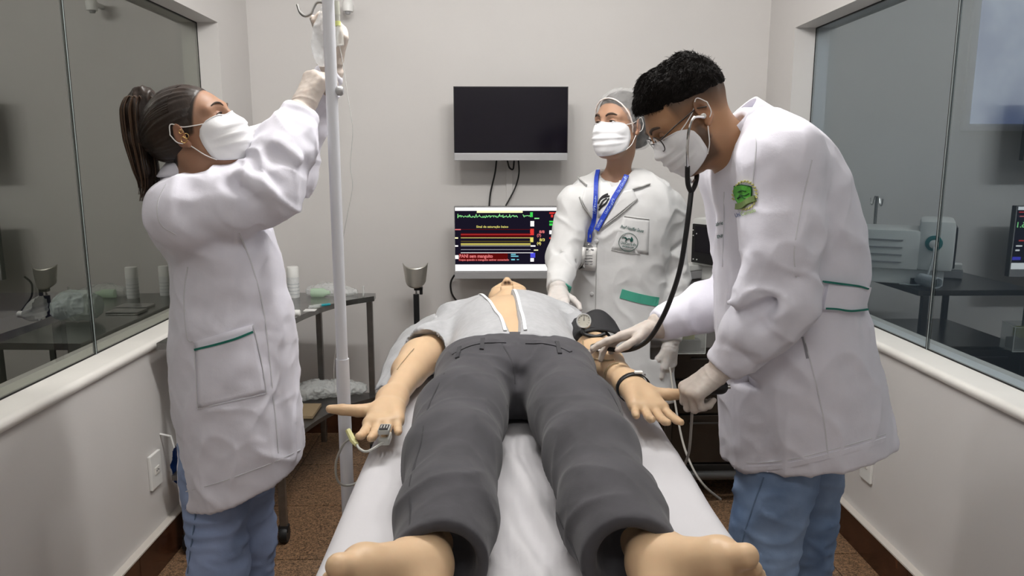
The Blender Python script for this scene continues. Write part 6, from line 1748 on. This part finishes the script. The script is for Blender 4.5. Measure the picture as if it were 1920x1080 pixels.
MB().lathe([(.0185, .0035), (.0185, .0045)], n=28, M=Mx).build('dial', mat('gauge_dial', (.62, .60, .52), .5), t2_)
MB().lathe([(.0188, .0064), (.0188, .0068)], n=28, M=Mx).build('glass', glassmat('gauge_glass', (.97, .97, .97), (1, 1, 1), 1.25), t2_)
MB().add([Mx @ Vector(p) for p in ((-.0012, 0, .0055), (.0012, 0, .0055), (.0004, .014, .0055), (-.0004, .014, .0055))], [(0, 1, 2, 3)]).build('needle', M_black, t2_)
for k in range(10):
    a = R(-50+28*k); MB().add([Mx @ Vector(p) for p in [(math.cos(a+d)*r_, math.sin(a+d)*r_, .0050) for (d, r_) in ((-.03, .013), (.03, .013), (.03, .0165), (-.03, .0165))]], [(0, 1, 2, 3)]).build('tick', M_black, t2_)
MB().tube(spline([gp-gd*.012, gp+V(-.004, -.01, -.03), at(1100, 628, 2.07), at(1118, 631, 2.06), at(1135, 626, 2.06)], 6), .0055, 8).build('hose', M_rubber, t2_, True)
cable('pressure_hose', [at(1256, 690, 2.74), at(1262, 730, 2.55), at(1270, 780, 2.35), at(1282, 835, 2.15), at(1300, 880, 2.05), at(1322, 912, 2.0), at(1352, 937, 1.98)], .0035, mat('grey_hose', (.33, .31, .28), .45), 'long grey rubber hose sloping down from the farther gloved hand', 'hose')
cable('pressure_hose', [at(1298, 765, 1.69), at(1296, 800, 1.70), at(1292, 845, 1.72), at(1284, 870, 1.75), at(1270, 885, 1.80)], .0035, MATS['grey_hose'], 'shorter grey rubber hose hanging straight down from the fist', 'hose')
cable('arm_tube', [h_[0]+h_[1]*.003 for h_ in hits(bdum, [(1094, 640), (1096, 650), (1105, 657), (1118, 658), (1130, 656)])], .0019, mat('amber_tubing', (.42, .33, .20), .25, alpha=.7), 'amber tube taped across the dummy forearm', 'tube')
cable('arm_tube', [h_[0]+h_[1]*.003 for h_ in hits(bdum, [(1098, 666), (1110, 671), (1125, 675), (1140, 677), (1152, 676)])], .0018, MATS['amber_tubing'], 'looped amber tube by the dummy elbow', 'tube')
cable('arm_tube', [h_[0]+h_[1]*.003 for h_ in hits(bdum, [(1160, 682), (1150, 684), (1141, 691), (1136, 700), (1135, 708)])], .0018, MATS['amber_tubing'], 'short amber tube curving to the dummy wrist', 'tube')
MB_o = MB().tube([at(1080, 662, 1.90), at(1096, 668, 1.89)], [.012, .007], 10).build('tube_connector', mat('amber_connector', (.50, .42, .24), .3, alpha=.7), None, True); tag(MB_o, 'clear amber tube connector beside the grey trousers', 'connector')
# IV access on the near-left arm
o = cable('arm_catheter', [h_[0]+h_[1]*.002 for h_ in hits(bdum, [(776, 655), (768, 664), (760, 674), (752, 684), (745, 694)])], .0011, MATS['amber_tubing'], 'thin catheter tube taped on the dummy arm by the sleeve', 'catheter')
# bulb in the left fist
bc = WL2+nrm((-.80, -.10, -.55))*.070+V(.022, .012, -.036)
G = Field.around(bc-.07, bc+.07, .0035); G.cap(bc+V(-.012, 0, .010), bc+V(.018, -.006, .010), .021, .018, .02)
v, q = G.mesh(1); t = thing('inflation_bulb', bc, 'black rubber inflation bulb squeezed in a gloved fist', 'bulb'); build('bulb', v, q, M_rubber, t)
MB().tube([bc+V(.034, -.010, .011), bc+V(.040, -.012, .012)], .005, 10).build('valve', M_steel, t, True)

# ================================================================== stethoscope
t = thing('stethoscope', at(1296, 355, 1.73), 'black stethoscope with chrome ear tubes worn by the leaning person', 'stethoscope')
e1_ = h2(-.002, .088, -.008)
M_chrome = mat('chrome', (.72, .72, .72), .15, 1.0)
ft = MB(); ft.tube(spline([e1_+V(-.002, -.008, -.002), at(1301, 221, 1.665), at(1292, 243, 1.66), at(1288.5, 280, 1.67), at(1289, 315, 1.69)], 6), .0032, 8); ft.build('ear_tube', M_chrome, t, True)
MB().tube(spline([at(1300, 285, 1.86), at(1310, 305, 1.84), at(1307, 325, 1.80), at(1304, 335, 1.76)], 6), .0032, 8).build('ear_tube', M_chrome, t, True)
MB().lathe([(.004, -.004), (.0065, 0), (.006, .006), (.003, .010)], (0, 0, 0), 12, M=Matrix.Translation(Vector(e1_+V(-.001, -.006, 0))) @ Matrix.Rotation(R(-90), 4, 'X')).build('ear_tip', mat('grey_silicone', (.6, .6, .58), .4), t, True)
yk = at(1296, 360, 1.72)
MB().tube(spline([at(1289, 312, 1.69), at(1289, 335, 1.70), at(1291, 350, 1.71), yk], 6), [.0058]*19, 10).build('yoke', M_rubber, t, True)
MB().tube(spline([at(1307, 318, 1.79), at(1306, 335, 1.76), at(1302, 350, 1.74), yk], 6), [.0058]*19, 10).build('yoke', M_rubber, t, True)
MB().tube(spline([at(1293, 335, 1.70), at(1297, 342, 1.715), at(1302, 337, 1.74)], 6), .0022, 8).build('spring', M_steel, t, True)
MB().tube(spline([yk, at(1292, 395, 1.71), at(1286, 440, 1.71), at(1276, 500, 1.72), at(1262, 548, 1.74), at(1243, 594, 1.77), at(1219, 633, 1.81), at(1195, 651, 1.85), at(1168, 657, 1.89), at(1140, 654, 1.93), at(1128, 650, 1.95)], 8), .0062, 12).build('tube', M_rubber, t, True)
cpz = at(1122, 648, 1.97)
Mx = Matrix.Translation(Vector(cpz)) @ Matrix.Rotation(R(12), 4, 'X')
MB().lathe([(.020, -.010), (.0225, -.008), (.0225, -.003), (.012, .003), (.006, .010), (.003, .011)], n=24, M=Mx).build('chest_piece', M_chrome, t, True)

# ================================================================== crash cart with defibrillator, right rear
CX0, CX1, CYF, CYB = .74, 1.24, 3.10, 3.70
t = thing('crash_cart', ((CX0+CX1)/2, 3.4, 0), 'dark steel crash cart with drawers behind the stethoscope user', 'cart')
M_cart = mat('cart_dark_panel', (.050, .040, .032), .22, .35, noise=(6, .3)); M_cedge = mat('cart_edge', (.08, .075, .07), .3, .7)
MB().box((CX0, CYF+.012, .17), (CX1, CYB, .70), bev=.006).build('cabinet', M_cart, t)
for k, (z0, z1) in enumerate(((.18, .40), (.41, .56), (.57, .69))):
    d = MB().box((CX0+.03, CYF-.008, z0), (CX1-.05, CYF+.012, z1), bev=.003).build('drawer', M_cart, t)
    MB().tube([(CX0+.10, CYF-.024, z1-.03), (CX1-.12, CYF-.024, z1-.03)], .005, 8).build('handle', M_cedge, d, True)
for x in (CX0+.015, CX1-.025): MB().box((x-.014, CYF-.012, .12), (x+.014, CYF+.012, .93), bev=.003).build('corner_post', M_cedge, t)
for x in (CX0+.015, CX1-.025): MB().box((x-.014, CYB-.02, .12), (x+.014, CYB, .93), bev=.003).build('corner_post', M_cedge, t)
MB().box((CX0-.01, CYF-.01, .93), (CX1+.01, CYB+.01, .955), bev=.004).build('top_tray', M_cedge, t)
MB().tube([(CX0-.05, CYF-.04, .135), (CX1+.02, CYF-.04, .135), (CX1+.04, CYF, .135), (CX1+.04, CYB, .135)], .020, 12).build('bumper', mat('grey_bumper', (.09, .09, .09), .3, .4), t, True)
MB().box((CX0, CYF, .12), (CX1, CYB, .17), bev=.004).build('base', M_cedge, t)
for x in (CX0+.06, CX1-.06):
    for yy in (CYF+.06, CYB-.06):
        MB().lathe([(.050, -.014), (.055, -.008), (.055, .008), (.050, .014)], n=20, M=Matrix.Translation((x, yy, .056)) @ Matrix.Rotation(R(90), 4, 'Y')).build('caster', M_rubber, t, True)
MB().lathe([(.006, 0), (.006, .006)], n=10, M=Matrix.Translation((CX1-.10, CYF-.008, .385)) @ Matrix.Rotation(R(90), 4, 'X')).build('lock', M_steel, t)
t = thing('clear_bin', (.85, 3.02, .70), 'clear acrylic bin with yellow-green packs on the front of the crash cart', 'bin')
M_acr = mat('acrylic', (.75, .78, .76), .06, alpha=.22, spec=.6)
a, b = at(1262, 612, 3.0), at(1322, 663, 3.0)
for (p, q_) in (((a[0], 3.0, b[2]), (b[0], 3.004, a[2]-.012)), ((a[0], 3.08, b[2]), (b[0], 3.084, a[2])), ((a[0], 3.0, b[2]), (a[0]+.004, 3.084, a[2])), ((b[0]-.004, 3.0, b[2]), (b[0], 3.084, a[2])), ((a[0], 3.0, b[2]), (b[0], 3.084, b[2]+.004))):
    MB().box(p, q_).build('bin_panel', M_acr, t)
e = MB(); e.tube([(b[0], 3.0, b[2]), (b[0], 3.0, a[2]-.012), (b[0], 3.084, a[2])], .0022, 6); e.tube([(a[0], 3.0, a[2]-.012), (b[0], 3.0, a[2]-.012)], .0022, 6); e.tube([(a[0], 3.0, b[2]), (b[0], 3.0, b[2])], .0022, 6); e.build('bin_edge', mat('bright_edge', (.6, .62, .6), .15), t, True)
MB().box((a[0]+.01, 3.02, b[2]+.055), (b[0]-.04, 3.07, a[2]-.02), bev=.004).build('pack', mat('yellow_green_pack', (.34, .36, .04), .5), t)
MB().box((a[0]+.01, 3.02, b[2]+.006), (b[0]-.012, 3.07, b[2]+.052), bev=.004).build('pack', mat('dark_pack', (.05, .05, .045), .5), t)
# defibrillator monitor
dA, dB = at(1309, 414, 3.22), at(1420, 506, 3.22)
DX0, DX1, DZ0, DZ1 = dA[0], 1.215, dB[2]-.005, dA[2]
t = thing('defibrillator', ((DX0+DX1)/2, 3.36, .955), 'white defibrillator with dark screen standing on the crash cart', 'defibrillator')
M_dw = mat('defib_white', (.74, .75, .73), .35)
MB().box((DX0, 3.22, DZ0), (DX1, 3.36, DZ1), bev=.022).build('front_housing', M_dw, t, True)
MB().box((DX0+.02, 3.352, DZ0-.0), (DX1, 3.62, DZ1-.045), bev=.014).build('rear_housing', M_dw, t, True)
for k in range(4): MB().box((DX1-.001, 3.42, DZ0+.03+.033*k), (DX1+.004, 3.56, DZ0+.036+.033*k)).build('vent_rib', M_bezel, t)
MB().box((DX0+.014, 3.212, DZ0+.014), (DX1-.03, 3.222, DZ1-.028), bev=.004).build('screen_panel', M_black, t)
MB().box((DX0+.035, 3.2105, DZ0+.065), (DX1-.06, 3.213, DZ1-.040)).build('display', M_screen_off, t)
for (dx, dz) in ((.022, .165), (.024, .14), (.045, .15), (.030, .03), (.052, .03)): MB().lathe([(.003, 0), (.003, .003)], n=10, M=Matrix.Translation((DX0+dx, 3.212, DZ0+dz)) @ Matrix.Rotation(R(90), 4, 'X')).build('indicator', M_white, t)
MB().lathe([(.034, 0), (.034, .006), (.022, .008), (.022, .004)], n=28, M=Matrix.Translation((DX1, 3.30, DZ0+.125)) @ Matrix.Rotation(R(90), 4, 'Y')).build('connector_ring', mat('teal_ring', (.02, .20, .20), .4), t, True)
MB().lathe([(.018, .004), (.018, .022), (.012, .026)], n=20, M=Matrix.Translation((DX1, 3.30, DZ0+.122)) @ Matrix.Rotation(R(90), 4, 'Y')).build('plug', M_dw, t, True)
MB().tube(spline([(DX1+.02, 3.30, DZ0+.12), (DX1+.035, 3.30, DZ0+.06), (DX1+.035, 3.33, .972), (DX1+.01, 3.42, .960)], 6), .004, 8).build('patient_cable', mat('pale_cable', (.6, .62, .62), .5), t, True)
MB().box((DX0+.03, 3.25, .955), (DX1-.02, 3.60, DZ0+.004), bev=.006).build('stand', M_dw, t)
MB().box((DX0-.035, 3.17, DZ0-.022), (DX0+.05, 3.30, DZ0+.004), bev=.004).build('recorder_lid', M_dw, t)
MB().box((DX0-.037, 3.165, DZ0-.062), (DX0+.05, 3.30, DZ0-.023), bev=.004).build('recorder', M_bezel, t)
t.location.x = 1.115; t.rotation_euler.z = R(-60)
# short hook mast behind the device (mirrored in the right window)
t = thing('hook_mast', (1.17, 3.66, .955), 'short steel mast with two hooks behind the defibrillator', 'mast')
MB().tube([(1.17, 3.66, .955), (1.17, 3.66, 1.33)], .008, 10).build('mast', M_steel, t, True)
for s_ in (-1, 1): MB().tube(spline([(1.17, 3.66, 1.325), (1.17, 3.66+s_*.02, 1.328), (1.17, 3.66+s_*.035, 1.29), (1.17, 3.66+s_*.055, 1.29), (1.17, 3.66+s_*.060, 1.32)], 4), .003, 6).build('hook', M_steel, t, True)
# bundled cables on the cart, near the wall side
t = thing('coiled_cable', (1.20, 3.12, .955), 'coiled grey paddle cable lying on the wall side of the crash cart', 'cable')
MB().tube([(1.19+.022*math.cos(a*2), 3.06+.0030*a, .99+.022*math.sin(a*2)) for a in np.linspace(0, 44, 260)], .0035, 6).build('coil', mat('pale_cable2', (.40, .43, .45), .5), t, True)
MB().box((1.12, 3.20, .955), (1.22, 3.215, .99)).build('paddle_rest', M_black, t)
# padded couch dimly seen through the left window
t = thing('padded_couch', (-2.5, 3.1, 0), 'dark blue padded couch dimly seen through the left window', 'couch')
MB().box((-3.2, 2.75, .80), (-1.93, 3.45, .90), bev=.02).build('cushion', mat('navy_vinyl', (.02, .025, .12), .35), t, True)
for x in (-3.1, -2.02):
    for yy in (2.82, 3.38): MB().box((x-.02, yy-.02, 0), (x+.02, yy+.02, .80)).build('leg', M_dsteel, t)
